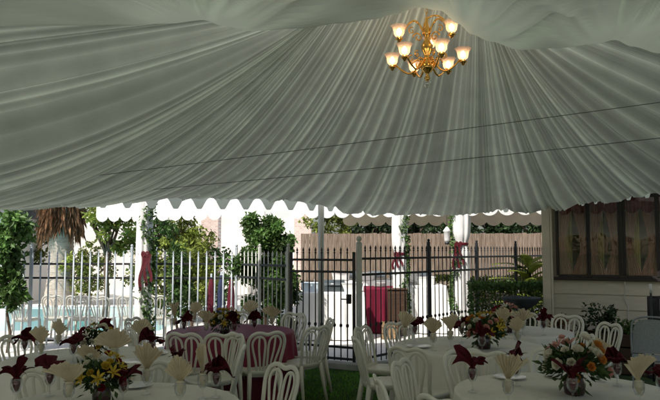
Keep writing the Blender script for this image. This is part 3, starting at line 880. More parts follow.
fence('iron_fence', (fr.x+.05, 11.75, 0), (g0.x-.05, 10.45, 0), 1.74, .135, (.45,1), M['pole'], M['iron'], 'short grey picket fence run in front of the leafy bush', 'fence', (.14,1.28,1.50))
# gate
gd = Vector((g1.x-g0.x, g1.y-g0.y, 0)); GL = gd.length
gate = thing('iron_gate', 'black iron gate with spear-tipped pickets standing closed beside the lawn', 'gate', (g0.x, g0.y, 0), math.atan2(gd.y, gd.x))
gm = MB().tube([(0,0,.10),(0,0,1.70)], .010, 6).lathe([(.010,1.70),(.019,1.705),(.019,1.713),(.008,1.72),(.017,1.75),(.0,1.80)], 8)
for kz in (.62,): gm.lathe([(.010,kz-.03),(.024,kz-.012),(.024,kz+.012),(.010,kz+.03)], 8)
gm2 = MB(); gm2.v, gm2.f, gm2.c = list(gm.v[:]), list(gm.f), list(gm.c)
first = None
for i in range(9):
    if first is None: o = first = gm.build('picket', M['iron'], gate)
    else: o = first.copy(); col.objects.link(o); o.parent = gate
    o.location = (GL*(i+1)/10, 0, 0)
for z in (.13,.30,1.42,1.60): MB().box((GL/2,0,z), (GL-.05,.03,.035), 0, .004).build('rail', M['iron'], gate, smooth=False)
for x in (0, GL): MB().box((x,0,.87), (.04,.04,1.70), 0, .005).build('stile', M['iron'], gate, smooth=False)
MB().box((GL-.07,-.03,1.02), (.07,.05,.14), 0, .008).tube([(GL-.07,-.06,1.02),(GL-.07,-.10,1.02),(GL-.16,-.10,1.02)], .009, 8).build('latch', M['iron'], gate, smooth=False)
gp = thing('gate_post', 'pale square steel post with a ball cap on the latch side of the gate', 'post', (g1.x+.075, g1.y-.035, 0))
MB().box((0,0,.93), (.075,.075,1.86), .3, .008).build('shaft', M['pole'], gp, smooth=False)
MB().lathe([(.0,1.96),(.03,1.95),(.042,1.925),(.04,1.9),(.02,1.875),(.04,1.86)], 12).build('cap', M['pole'], gp)
fR0 = Vector((g1.x+.13, g1.y+.02, 0)); fR1 = Vector((4.95,15.2,0))
fence('iron_fence', fR0, fR1, 1.83, .135, (.27,.52,.77,1), M['iron'], M['iron'], 'black iron picket fence running from the gate post behind the house corner', 'fence', (.14,1.38,1.62), knob=(.62,))

# wooden fence at the back
w0, w1 = Vector((-.9,20.4,0)), Vector((9.5,20.0,0)); d = w1-w0; L_ = d.length
wf = thing('wooden_fence', 'weathered tan board fence across the back of the garden', 'fence', w0, math.atan2(d.y, d.x))
mb = MB(); x = 0; rnd = random.Random(8)
while x < L_:
    wd = .138; h = 2.26+rnd.uniform(-.015,.015)
    mb.box((x+wd/2, rnd.uniform(-.006,.006), h/2), (wd-.008,.02,h), 0, 0); x += wd
mb.build('boards', M['plank'], wf, smooth=False)
for z in (.4,1.2,2.0): MB().box((L_/2,.05,z), (L_,.06,.09)).build('rail', M['plank'], wf, smooth=False)

# ------------------------------------------------------------------ foliage
def crown(blobs, n, size, seed, up=.3, c0=.5, c1=1.5):
    r = random.Random(seed); mb = MB()
    vol = [b[3]*b[4]*b[5] for b in blobs]; tot = sum(vol)
    for b, v in zip(blobs, vol):
        bc = r.uniform(.75,1.25)
        clumps = []
        for k in range(max(5, int(26*v/tot*2))):
            q = rvec(r); clumps.append((Vector(b[:3])+Vector((q.x*b[3], q.y*b[4], q.z*b[5]))*r.uniform(.45,1.0), r.uniform(.6,1.35)))
        for i in range(int(n*v/tot)):
            cc, cb = r.choice(clumps); q = rvec(r)*(r.random()**.5)
            sc = .38
            p = cc+Vector((q.x*b[3]*sc, q.y*b[4]*sc, q.z*b[5]*sc))
            d = (rvec(r)+Vector((0,0,-up))).normalized()
            leaf_card(mb, p, d, rvec(r), size*r.uniform(.6,1.3), size*.55*r.uniform(.7,1.2), r.uniform(c0,c1)*cb*bc)
    return mb
def tree(name, label, base, blobs, n, size, m, seed, trunk_r=.07, limbs=5, cat='tree', group=None, tr_mat='bark'):
    root = thing(name, label, cat, base, 0, group)
    r = random.Random(seed); mb = MB()
    top = Vector((sum(b[0] for b in blobs)/len(blobs), sum(b[1] for b in blobs)/len(blobs), sum(b[2] for b in blobs)/len(blobs)))
    fork = top*.62
    mb.tube([(0,0,-.05), fork*.35+Vector((.03,.02,0)), fork*.7-Vector((.02,0,0)), fork], [trunk_r, trunk_r*.85, trunk_r*.75, trunk_r*.65], 8)
    for b in blobs:
        for k in range(limbs):
            q = rvec(r); e = Vector(b[:3])+Vector((q.x*b[3], q.y*b[4], q.z*b[5]))*.75
            mid = fork.lerp(e, .5)+rvec(r)*.08
            mb.tube([fork*r.uniform(.8,1), mid, e], [trunk_r*.45, trunk_r*.25, trunk_r*.08], 5)
    mb.build('trunk', M[tr_mat], root)
    crown(blobs, n, size, seed).build('crown', m, root, smooth=False, colour=True)
    return root
# leafy bush behind the fence, px 235-290
b_ = at(263, 260, 11.9)
tree('bush', 'tall dense leafy bush growing behind the picket fence left of the gate', (b_.x,12.1,0),
     [(0,0,1.75,.54,.42,.55),(.10,0,1.2,.54,.42,.5),(-.10,0,2.25,.36,.3,.30),(.22,0,2.0,.3,.3,.35),(.34,.05,1.1,.3,.3,.6),(.12,.05,.65,.46,.36,.45),(-.2,0,1.45,.42,.36,.45),(.25,0,1.8,.3,.3,.4)], 21000, .085, M['leaf_mid'], 21, .05)
# left shrub
b_ = at(9, 300, 11.4)
tree('shrub', 'bright green leafy shrub with thin stems at the left picture edge', (b_.x,11.4,0),
     [(0,0,2.05,.32,.3,.40),(-.12,0,1.5,.32,.3,.35),(.10,0,1.0,.26,.25,.35)], 2600, .13, M['leaf_mid'], 22, .03, 4)
# yellow-green tree beside the palm
b_ = at(106, 240, 17)
tree('tree', 'loose yellow-green sunlit tree right of the palm trunk', (b_.x,17,0),
     [(0,0,2.6,.62,.55,.6),(.35,0,2.1,.5,.5,.45),(-.35,.1,3.2,.6,.5,.6),(.3,.1,3.4,.6,.5,.5)], 2600, .15, M['leaf_yellow'], 23, .08)
b_ = at(192, 260, 14.5)
tree('shrub', 'sparse yellowish shrub behind the pool fence right of the draped post', (b_.x,14.5,0),
     [(0,0,1.7,.5,.4,.42),(-.25,0,1.2,.45,.4,.4),(.25,0,1.1,.4,.4,.5)], 2100, .11, M['leaf_yellow'], 24, .04)
b_ = at(176, 260, 12.8)
tree('shrub', 'dark green climbing shrub on the pool fence beside the draped post', (b_.x,12.8,0),
     [(0,0,1.5,.26,.25,.45),(.1,0,.8,.3,.25,.45)], 1500, .09, M['leaf_mid'], 25, .03)
GB = [(22,22.5,'yellow',1.0,'airy sunlit tree beyond the pool at the far left'),(150,21.2,'mid',1.0,'mid green tree before the white building left of the draped post'),(183,22.0,'yellow',.95,'pale green tree before the white building right of the draped post')]
for i, (px, Y, k_, sc_, lab) in enumerate(GB):
    b_ = at(px, 250, Y)
    tree('tree', lab, (b_.x,Y,0), [(0,0,2.5*sc_,.8,.6,.7),(.5,0,1.9,.6,.5,.6),(-.5,.1,2.1,.65,.5,.6),(.1,.1,3.4,.8,.6,.7),(-.2,0,1.2,.6,.5,.5)], 3000, .15, M['leaf_'+k_], 60+i, .09, group='trees before the white building')
for i, (px, Y, lab) in enumerate(((90,20.9,'low dappled shrub behind the pool under the yellow-green tree'),(205,16.2,'broad dappled shrub behind the folded parasols'),(165,15.6,'broad yellowish shrub behind the draped post garland'))):
    b_ = at(px, 260, Y)
    tree('shrub', lab, (b_.x,Y,0), [(0,0,.9,.7,.5,.6),(.45,0,1.3,.45,.4,.5),(-.45,0,1.2,.5,.4,.45),(.1,0,1.7,.4,.35,.3)], 2600, .11, M['leaf_mid' if i % 2 else 'leaf_yellow'], 80+i, .05)
# row of shrubs peeking over the wooden fence
for i, (px, Y, top) in enumerate(((318,20.9,2.9),(338,21,2.75))):
    b_ = at(px, 250, Y)
    tree('shrub', 'light green shrub showing over the board fence, %s of two' % ('left', 'right')[i], (b_.x,Y+.1,0),
         [(0,0,top-.2,.5,.4,.4),(.1,0,1.6,.5,.35,.7)], 1300, .13, M['leaf_yellow'], 30+i, .05)
far = [(372,22.6),(410,23.2),(450,22.4),(492,23.0),(535,22.5),(580,23.4)]
ordn = ['leftmost','second from the left','third from the left','fourth from the left','fifth from the left','rightmost']
for i, (px, Y) in enumerate(far):
    b_ = at(px, 250, Y)
    tree('tree', 'dark green tree behind the board fence, %s of the row' % ordn[i], (b_.x,Y,0),
         [(0,0,3.6,1.0,.8,.9),(.3,.1,2.7,.95,.8,.8),(-.3,0,2.4,.9,.8,.7),(0,.2,4.6,.8,.7,.7)], 3600, .17, M['leaf_dark'], 40+i, .11, group='dark trees behind the board fence')
# clipped hedge (right) + sunlit strip behind
def hedge(name, label, a, b, h, dep, n, m, seed, leaf=.055):
    a, b = Vector(a), Vector(b); d = b-a; L_ = d.length; r = random.Random(seed)
    root = thing(name, label, 'hedge', a, math.atan2(d.y, d.x))
    mb = MB()
    for i in range(n):
        f = r.random(); x = r.uniform(0, L_)
        if f < .45: p = Vector((x, -dep/2+r.uniform(0,.08), r.uniform(.03, h)))
        elif f < .85: p = Vector((x, r.uniform(-dep/2, dep/2), h-r.uniform(0,.08)))
        else: p = Vector((r.choice((0, L_)), r.uniform(-dep/2, dep/2), r.uniform(.05, h)))
        p += Vector((0,0,.06*mnoise.noise(p*2.1+Vector((seed,0,0)))))+rvec(r)*.04
        leaf_card(mb, p, (rvec(r)+Vector((0,-.4,.4))), rvec(r), leaf*r.uniform(.7,1.3), leaf*.6, r.uniform(.5,1.5))
    mb.build('foliage', m, root, smooth=False, colour=True)
    st = MB()
    for k in range(int(L_/.3)):
        x = .15+k*.3; st.tube([(x,0,0),(x+.05,.03,h*.6),(x-.05,-.04,h*.95)], [.02,.012,.005], 5)
    st.build('stems', M['bark'], root)
ha = at(472, 300, 12.2)
hedge('hedge', 'dark clipped hedge in the shade left of the house corner', (ha.x,12.3,0), (4.25,12.0,0), 1.12, .9, 9500, M['leaf_mid'], 3)
hb = at(425, 300, 16.3)
hedge('hedge', 'bright yellow-green hedge behind the black fence and buffet', (hb.x,16.3,0), (5.6,15.9,0), 1.08, .6, 6000, M['leaf_yellow'], 4, .07)
hedge('hedge', 'unseen tall dark hedge added left of the tent for the window reflections', (-9.4,-7,0), (-9.2,10.8,0), 2.6, .8, 9000, M['leaf_dark'], 6, .13)  # out of view, added only to fill the pane reflections
hedge('hedge', 'unseen tall dark hedge added behind the camera for the window reflections', (-9.2,-9,0), (9,-9.2,0), 2.8, .8, 7000, M['leaf_dark'], 8, .15)  # unseen, added to darken the bright band reflected in the panes
# canna-like plant
b_ = at(529, 270, 14.2)
cp = thing('canna_plant', 'yellow-green plant with big paddle leaves behind the fence near the house', 'plant', (b_.x,14.2,0))
mb = MB(); r = random.Random(5)
for k in range(30):
    a = k*2.4; z0 = .35+.038*k; d = Vector((math.cos(a), math.sin(a)*.6, .9)).normalized()
    def f(u, v, a=a, z0=z0, d=d):
        s = Vector((-math.sin(a), math.cos(a), 0)); w = .24*math.sin(PI*min(1, v*.95+.05))
        p = Vector((0,0,z0))+d*.75*v+Vector((math.cos(a), math.sin(a), -1.1))*.32*v*v+s*(u-.5)*w
        return p+Vector((0,0,-abs(u-.5)*.05))
    mb.grid(f, 4, 8); 
mb.c = [r.uniform(.7,1.4) for _ in mb.f]
mb.build('leaves', M['leaf_yellow'], cp, colour=True)
mb = MB()
for k in range(5): mb.tube([(.05*math.cos(k*1.3),.05*math.sin(k*1.3),0),(.03*math.cos(k*1.3),.03*math.sin(k*1.3),1.3)], [.022,.012], 6)
mb.build('stems', M['leaf_mid'], cp)

# palm
b_ = at(57, 250, 20.9)
palm = thing('palm_tree', 'thick pale palm trunk with a shaggy brown skirt of dead fronds', 'tree', (b_.x,21.2,0))
mb = MB()
def ptr(a, t): return 1+.03*math.sin(t*95)+.04*mnoise.noise(Vector((math.cos(a)*2, math.sin(a)*2, t*6)))
mb.lathe([(.50,0),(.44,.5),(.40,1.2),(.39,1.8),(.41,2.4),(.46,2.8),(.48,3.4),(.4,4.2)], 28, wob=ptr)
V2 = []
mb2 = MB(); prof = [(.50-.12*min(1, z/.9)+.10*sm((z-2.0)/1.0), z) for z in [k*.06 for k in range(75)]]
mb2.lathe(prof, 28, wob=lambda a, t: 1+.025*math.sin(t*230)+.04*mnoise.noise(Vector((math.cos(a)*2, math.sin(a)*2, t*6))))
mb2.build('trunk', M['palmbark'], palm)
mb = MB(); r = random.Random(9)
for i in range(900):
    a = r.uniform(0, 2*PI); z = r.uniform(2.55,4.4); L2 = r.uniform(.35,.9)
    p = Vector((.45*math.cos(a), .45*math.sin(a), z)); d = Vector((math.cos(a)*.35, math.sin(a)*.35, -1))+rvec(r)*.25
    leaf_card(mb, p, d, Vector((math.cos(a), math.sin(a), 0)), L2, r.uniform(.04,.12), r.uniform(.5,1.6))
mb.build('dead_fronds', M['deadfrond'], palm, smooth=False, colour=True)
mb = MB()
for k in range(26):
    a = k*2.4; el = r.uniform(-.2,1.1); d = Vector((math.cos(a)*math.cos(el), math.sin(a)*math.cos(el), math.sin(el)))
    pts = [Vector((0,0,4.4))+d*2.4*t+Vector((0,0,-1.3))*t*t for t in [j/10 for j in range(11)]]
    mb.tube(pts, [.02*(1-t*.08) for t in range(11)], 5)
    for j in range(1, 11):
        for sgn in (-1, 1):
            for _ in range(2):
                s = d.cross(Vector((0,0,1))).normalized()*sgn
                leaf_card(mb, pts[j], s+d*.6+Vector((0,0,-.3))+rvec(r)*.1, Vector((0,0,1)), .6, .05, r.uniform(.6,1.4))
mb.build('crown', M['leaf_mid'], palm, smooth=False, colour=True)

# ------------------------------------------------------------------ far white building and walls
x0, x1 = -13.6, -1.25
bl = thing('garden_building', 'long white sunlit stucco building beyond the pool', 'building', (0,26.5,0))
MB().box(((x0+x1)/2,1.5,2.8), (x1-x0,3,5.6), 0, .02).build('wall', M['stucco'], bl, smooth=False)
MB().box(((x0+x1)/2,1.2,5.75), (x1-x0+.8,4.2,.3), 0, .04).build('roof', M['shingle'], bl, smooth=False)
for xx in (-11.2,-7.3,-5.0):
    f_ = MB().box((xx,-.03,1.35), (1.1,.06,1.2), 0, .01).build('window', M['trim'], bl, smooth=False)
    MB().box((xx,-.07,1.35), (.95,.02,1.05)).build('pane', M['counter'], f_, smooth=False)
for px, h, l in ((211,3.2,'left'),(303,3.3,'right')):
    b_ = at(px, 250, 24.0)
    t_ = thing('brick_pillar', 'pale pink brick pillar before the white building, %s of two' % l, 'pillar', (b_.x,24.0,0), 0, 'brick pillars')
    MB().box((0,0,h/2), (.62,.62,h), 0, .01).build('shaft', M['brick'], t_, smooth=False)
    MB().box((0,0,h+.06), (.78,.78,.12), 0, .02).build('cap', M['stucco'], t_, smooth=False)
ph = thing('pool_house', 'white pool house with a dark shingle roof at the far left', 'building', (-12.0,20.8,0))
MB().box((0,1.5,1.4), (4.0,3,2.8), 0, .02).build('wall', M['stucco'], ph, smooth=False)
mb = MB(); mb.add([(-2.5,-.5,2.88),(2.15,-.5,2.88),(2.15,1.6,4.0),(-2.5,1.6,4.0),(2.15,3.5,2.88),(-2.5,3.5,2.88),(-2.5,-.5,2.80),(2.15,-.5,2.80),(2.15,3.5,2.8),(-2.5,3.5,2.8)],
    [(0,1,2,3),(3,2,4,5),(6,7,1,0),(9,8,7,6),(7,8,4,2,1),(0,3,5,9,6),(8,9,5,4)])
mb.build('roof', M['shingle'], ph, smooth=False)
d_ = MB().box((.7,-.02,1.02), (.9,.05,2.04), 0, .01).build('door', M['counter'], ph, smooth=False)
MB().lathe([(.0,0),(.025,.005),(.03,.03),(.0,.05)], 8, (1.05,-.06,1.0)).build('handle', M['steel'], d_)

# ------------------------------------------------------------------ second canopy over the buffet
ca, cb = at(96, 222, 16.3), at(640, 216, 12.4)
can = thing('canopy', 'white sunlit canopy with scalloped edges over the buffet beyond the fence', 'canopy')
A_ = Vector((ca.x,ca.y,0)); B_ = Vector((cb.x,cb.y,0)); dd = (B_-A_); LC = dd.length; dn = dd.normalized(); nn = Vector((-dn.y, dn.x, 0))
def scallop_strip(p0, dirv, L_, ztop, zt, amp, pitch, power=.55):
    n = int(L_/pitch*14); V = []; F = []
    for k in range(n+1):
        s = L_*k/n; c = abs(math.sin(PI*s/pitch))**power; zb = zt+amp*(1-c)
        p = p0+dirv*s; q = .01*math.sin(s*4)
        V += [(p.x, p.y, ztop), (p.x-dirv.y*q, p.y+dirv.x*q, zb)]
    F = [(2*k, 2*k+2, 2*k+3, 2*k+1) for k in range(n)]
    return MB().add(V, F)
scallop_strip(A_, dn, LC, 2.86, 2.44, .13, .345).build('valance', M['canvinyl'], can)
A2 = A_+nn*4.2; B2 = B_+nn*5.6; d2 = (B2-A2).normalized()
tl = at(343, 226, 18.6); tr_ = at(620, 224.5, 18.2)
dT = Vector((tr_.x-tl.x, tr_.y-tl.y, 0))
scallop_strip(Vector((tl.x,tl.y,0)), dT.normalized(), dT.length, 3.05, 2.42, .13, .40).build('valance', M['tan'], can)
mid0 = A_+nn*2.1; mid1 = B_+nn*2.8; Tl = Vector((tl.x,tl.y,0))
mb = MB()
mb.add([(A_.x,A_.y,2.86),(B_.x,B_.y,2.86),(mid1.x,mid1.y,4.1),(mid0.x,mid0.y,4.1)], [(0,1,2,3)])
mb.add([(mid0.x,mid0.y,4.1),(mid1.x,mid1.y,4.1),(tr_.x,tr_.y,2.98),(tl.x,tl.y,2.98)], [(0,1,2,3)])
mb.build('roof', M['vinyl'], can, smooth=False)

def draped_post(px, Y, ztop, rad, label, garland_side, tie_y, rib_len, cinch=True, seed=1, rside=-1):
    b = at(px, 300, Y); root = thing('draped_post', label, 'post', (b.x, Y, 0), 0, 'posts wrapped in white fabric')
    tz = at(px, tie_y, Y).z
    r = random.Random(seed)
    def wob(a, t): return 1+.10*math.sin(7*a+t*2)+.05*math.sin(13*a-t*5)
    prof = []
    for k in range(41):
        z = ztop*k/40; q = 1
        if cinch: q = 1-.32*math.exp(-((z-tz)/.10)**2)+.10*sm((z-tz)/.5)
        prof.append((rad*q*(1.12-.12*sm(z/.5)), z))
    MB().lathe(prof, 48, wob=wob).build('fabric_wrap', M['drape'], root)
    MB().tube([(0,0,0),(0,0,ztop+.02)], rad*.4, 10).build('pole', M['pole'], root)
    rb = MB().lathe([(rad*.80,tz-.03),(rad*.90,tz-.015),(rad*.90,tz+.015),(rad*.80,tz+.03)], 20)
    for k in (-1, 1):   # bow loops
        pts = [Vector((rside*rad*.4+k*.062*math.sin(a)*.9, -rad*.95-.02, tz+.05*math.sin(2*a)*.8)) for a in [PI*j/10 for j in range(11)]]
        rb.ribbon(pts, [Vector((0,-1,.2))]*11, .035, .004)
    for k in range(3):
        x = rside*rad*.5+(k-1)*.05
        pts = [Vector((x+.02*math.sin(j*.7+k)+ (k-1)*.004*j, -rad*.95-.015-.004*j, tz-rib_len*(1-.12*k)*j/10)) for j in range(11)]
        rb.ribbon(pts, [Vector((.25*math.sin(j+k),-1,0)) for j in range(11)], .05, .003)
    sharp(rb.build('ribbon', M['ribbon'], root), 25)
    mb = MB()
    for i in range(650):
        t = r.random(); z = .25+(ztop-.3)*t; a = garland_side+1.3*math.sin(z*5)*.5+r.uniform(-.5,.5)
        p = Vector((rad*1.08*math.cos(a), rad*1.08*math.sin(a), z))+rvec(r)*.04
        leaf_card(mb, p, rvec(r)+Vector((math.cos(a), math.sin(a), -.3)), rvec(r), r.uniform(.05,.10), .04, r.uniform(.5,1.5))
    mb.build('garland', M['leaf_mid'], root, smooth=False, colour=True)
    return root
draped_post(143, 11.55, 2.75, .13, 'white fabric-wrapped tent post with a leafy garland and burgundy bow at left', -.5, 254, .62, False, 1, 1.2)
draped_post(400, 13.9, 2.86, .14, 'thinner white fabric-wrapped canopy post with ivy and ribbon left of the buffet cloth', -.35, 254, .32, True, 2)
draped_post(462, 13.55, 2.86, .165, 'thick white fabric-wrapped canopy post cinched by a burgundy bow right of the buffet', -2.8, 244, .55, True, 3, -1.3)
ln = at(447, 235, 13.5)
lt = thing('hanging_lantern', 'small white lantern hanging left of the cinched post', 'lantern', (ln.x,13.5,0))
MB().lathe([(.0,ln.z-.16),(.035,ln.z-.16),(.06,ln.z-.10),(.065,ln.z+.06),(.085,ln.z+.08),(.04,ln.z+.14),(.015,ln.z+.17),(.0,ln.z+.17)], 16).build('body', M['drape'], lt)
MB().lathe([(.0,ln.z-.2),(.045,ln.z-.19),(.055,ln.z-.155),(.0,ln.z-.15)], 12).build('base', M['iron'], lt)
MB().tube([(0,0,ln.z+.17),(0,0,2.5),(.12,.05,2.6)], .006, 6).build('hanger', M['iron'], lt)

# ------------------------------------------------------------------ buffet beyond the fence
isl0, isl1 = at(296, 300, 12.9).x, at(383, 300, 12.9).x
def buffet(px0, px1, Y, z, dep, m, label, seed, flare=.1, short=''):
    a, b = at(px0, 300, Y).x, at(px1, 300, Y).x; cx_ = (a+b)/2; hw = (b-a)/2
    t = thing('buffet_table', 'folding buffet table under '+short, 'table', (cx_, Y+dep/2, 0), 0, 'buffet tables')
    MB().box((0,0,z-.025), (2*hw-.04,dep-.04,.04), 0, .006).build('tabletop', M['crate'], t, smooth=False)
    for sx in (-1, 1):
        for sy in (-1, 1): MB().tube([(sx*(hw-.12),sy*(dep/2-.1),0),(sx*(hw-.12),sy*(dep/2-.1),z-.05)], .015, 8).build('leg', M['steel'], t)
    mb = MB(); r = random.Random(seed); p0 = [r.uniform(0,6) for _ in range(4)]
    def peri(u):
        P = [(-hw,-dep/2),(hw,-dep/2),(hw,dep/2),(-hw,dep/2),(-hw,-dep/2)]; Ls = [2*hw,dep,2*hw,dep]; s = u*sum(Ls)
        for i in range(4):
            if s <= Ls[i]+1e-9: q = s/Ls[i]; return Vector((lerp(P[i][0],P[i+1][0],q), lerp(P[i][1],P[i+1][1],q), 0))
            s -= Ls[i]
        return Vector((P[0][0], P[0][1], 0))
    def f(u, v):
        p = peri(u)
        if v < .15: k = v/.15; return (p.x*k, p.y*k, z+.003)
        q = (v-.15)/.85; o = Vector((p.x/hw, p.y/dep*2, 0)).normalized()
        wv = .035*math.sin(u*60+p0[0]+1.5*math.sin(u*13+p0[1]))+.02*math.sin(u*131+p0[2])
        e = p+o*(.008+flare*q+wv*q**.8); return (e.x, e.y, z+.003-(z-.02)*q)
    mb.grid(f, 240, 26)
    o = mb.build('tablecloth', m); o.location = (cx_, Y+dep/2, 0)
    tag(o, label, 'tablecloth', 'buffet tablecloths')
buffet(297, 364, 12.9, .93, .7, M['cloth_lit'], 'cream-white cloth over the long buffet table directly behind the gate', 7, .03, 'the cream-white cloth directly behind the gate')
gx = at(334, 290, 13.1).x
gr = thing('grill', 'dark lidded tabletop grill on the cream-clothed buffet behind the gate', 'grill', (gx, 13.2, .936))
MB().box((0,0,.05), (.42,.34,.10), 0, .01).build('base', M['darksteel'], gr, smooth=False)
def lid(u, v):
    a = PI*v; return (-.21+.42*u, -.17*math.cos(a), .105+.12*math.sin(a))
MB().grid(lid, 8, 12).build('lid', M['darksteel'], gr)
MB().tube([(-.14,-.20,.15),(.14,-.20,.15)], .01, 8).build('handle', M['steel'], gr)
buffet(366, 403, 13.9, .96, .8, M['cloth_wine'], 'burgundy cloth hanging on the buffet table left of the bright white one', 1, .02, 'the burgundy cloth beside the dark cabinet')
buffet(407, 447, 14.0, 1.0, .8, M['cloth_lit'], 'brilliant white sunlit cloth flaring over the right buffet table', 2, .12, 'the brilliant white flaring cloth at the right')
cbx = at(397, 305, 13.65)
cb_ = thing('cabinet', 'dark brown upright cabinet standing against the burgundy buffet cloth', 'cabinet', (cbx.x,13.65,0))
MB().box((0,0,.48), (.38,.28,.90), 0, .01).build('body', M['brownwood'], cb_, smooth=False)
MB().box((0,-.15,.48), (.32,.02,.80), 0, .006).build('door', M['brownwood'], cb_, smooth=False)
MB().box((0,0,.95), (.42,.32,.03), 0, .008).build('top', M['brownwood'], cb_, smooth=False)
ck = at(389, 330, 13.2)
ct = thing('wooden_crate', 'small tan slatted crate on the patio before the cabinet', 'crate', (ck.x,13.2,0))
for z in (.06,.17,.28): MB().box((0,-.13,z), (.3,.014,.085)).box((0,.13,z), (.3,.014,.085)).box((-.143,0,z), (.014,.246,.085)).box((.143,0,z), (.014,.246,.085)).build('slat', M['crate'], ct, smooth=False)
for sx in (-1,1): MB().box((sx*.125,-.115,.165), (.022,.016,.33)).box((sx*.125,.115,.165), (.022,.016,.33)).build('corner_post', M['crate'], ct, smooth=False)
# long rear serving table with trays
buffet(345, 432, 15.4, 1.05, .8, M['cloth_lit'], 'white cloth over the long rear serving table beneath the trays', 3, .03, 'the rear white cloth carrying the chafing dishes')
crate_tray_later = []
def chafer(px, Y, z, label):
    p = at(px, 280, Y); t = thing('chafing_dish', label, 'chafing dish', (p.x, Y, z), 0, 'chafing dishes on the serving table')
    MB().box((0,0,.06), (.46,.30,.05), 0, .015).build('tray', M['steel'], t, smooth=False)
    def f(u, v): a = PI*v; return (-.22+.44*u, -.145*math.cos(a), .087+.11*math.sin(a)**.8*(1-.25*abs(2*u-1)**4))
    MB().grid(f, 10, 12).build('lid', M['counter'], t)
    for sx in (-1,1):
        for sy in (-1,1): MB().tube([(sx*.2,sy*.12,0),(sx*.2,sy*.12,.05)], .008, 6).build('leg', M['steel'], t)
for px, l in ((353,'leftmost'),(376,'second from left'),(399,'third from left'),(422,'rightmost')): chafer(px, 15.75, 1.054, 'pale blue-lidded chafing dish on the long rear serving table, %s of four' % l)
for px, l in ((341,'left'),(366,'middle'),(411,'right')): crate_tray_later.append((px, 15.5, 1.054, 'white plastic tub on the long rear serving table, %s one' % l))
def crate_tray(px, Y, z, label, m):
    p = at(px, 280, Y); t = thing('plastic_tub', label, 'tub', (p.x, Y, z), 0, 'plastic tubs on the buffet')
    def f(u, v):
        a = 2*PI*u; c, s = math.cos(a), math.sin(a); k = .85+.15*v
        return (.22*k*math.copysign(abs(c)**.4, c), .15*k*math.copysign(abs(s)**.4, s), .16*v)
    MB().grid(f, 32, 4, wrap=True).add([(.22*.85*x, .15*.85*y, .004) for x, y in ((-1,-1),(1,-1),(1,1),(-1,1))], [(0,1,2,3)]).build('body', m, t)
    MB().tube([(.22*math.copysign(abs(math.cos(a))**.4, math.cos(a)), .15*math.copysign(abs(math.sin(a))**.4, math.sin(a)), .162) for a in [2*PI*k/32 for k in range(33)]], .01, 6).build('rim', m, t)
for a_ in crate_tray_later: crate_tray(*a_, M['china'])
crate_tray(352, 13.15, .936, 'white plastic tub on the buffet right of the dark grill', M['china'])
crate_tray(425, 14.35, 1.005, 'white plastic tub on the bright buffet cloth', M['china'])
crate_tray(312, 13.2, .936, 'pale blue plastic tub on the buffet left of the dark grill', M['counter'])
stk = at(372, 285, 12.1)
def plate_stack(px, Y, z, n, label):
    p = at(px, 280, Y)
    for k in range(n):
        o = bpy.data.objects.new('plate', pl_mesh); col.objects.link(o); o.location = (p.x+random.uniform(-.004,.004), Y, z+k*.014)
        tag(o, label, 'plate', 'stacked plates on '+('the burgundy buffet' if px < 395 else 'the white buffet'))
plate_stack(380, 14.2, .963, 6, 'white plate stacked on the burgundy buffet cloth')
plate_stack(411, 14.3, 1.004, 5, 'white plate stacked on the left of the bright buffet cloth')

# folded parasols behind pool fence
def parasol(px, Y, h, m, label):
    p = at(px, 300, Y); t = thing('folded_parasol', label, 'parasol', (p.x, Y, 0), 0, 'folded parasols behind the fence')
    MB().tube([(0,0,0),(0,0,h+.06)], .018, 8).build('pole', M['paleiron'], t)
    MB().lathe([(.075,h-.9),(.085,h-.8),(.075,h-.6),(.06,h-.25),(.03,h-.02),(.0,h)], 32, wob=lambda a, t: 1+.18*math.sin(6*a)*(1-t)).build('canopy', m, t)
    MB().lathe([(.2,0),(.2,.05),(.05,.09),(.03,.2)], 16).build('base', M['stone'], t)
parasol(211, 13.2, 1.22, M['redcloth'], 'folded burgundy parasol behind the fence, left of three')
parasol(221, 13.3, 1.26, M['navy'], 'folded navy parasol behind the fence, between two burgundy ones')
parasol(231, 13.2, 1.20, M['redcloth'], 'folded burgundy parasol behind the fence next to the bush')

# ------------------------------------------------------------------ house at right
hc = at(553.5, 260, 11.0)
hd = Vector((1.30,-.66,0)).normalized(); rz = math.atan2(hd.y, hd.x)
house = thing('house', 'cream house with lap siding and dark-framed windows along the right side', 'house', (hc.x, hc.y, 0), rz)
LW = 7.0
def zat(px, py):   # height on the wall plane
    # solve depth on wall line for this pixel column
    u = (px-330)/660
    # x = u*k ; y = cosP*k at horizon-ish
    t = (u*hc.y/math.cos(PITCH)-hc.x)/(hd.x-u*hd.y/math.cos(PITCH)); Y = hc.y+hd.y*t
    return at(px, py, Y).z, t
sill, _ = zat(600, 279); head = 2.62
def wx(px): return zat(px, 250)[1]
brd = .235; mb = MB(); z = .1
while z < sill-.02:   # lap siding under the windows
    top = min(z+brd, sill)
    mb.add([(0,-.022,z),(LW,-.022,z),(LW,-.004,top),(0,-.004,top),(0,0,z),(LW,0,z)], [(0,1,2,3),(4,5,1,0)]); z += brd
z = head
while z < 3.2:
    top = z+brd; mb.add([(0,-.022,z),(LW,-.022,z),(LW,-.004,top),(0,-.004,top),(0,0,z),(LW,0,z)], [(0,1,2,3),(4,5,1,0)]); z += brd
mb.build('siding', M['siding'], house, smooth=False)
MB().box((LW/2,.04,.05), (LW,.10,.10)).build('footing', M['kerb'], house, smooth=False)
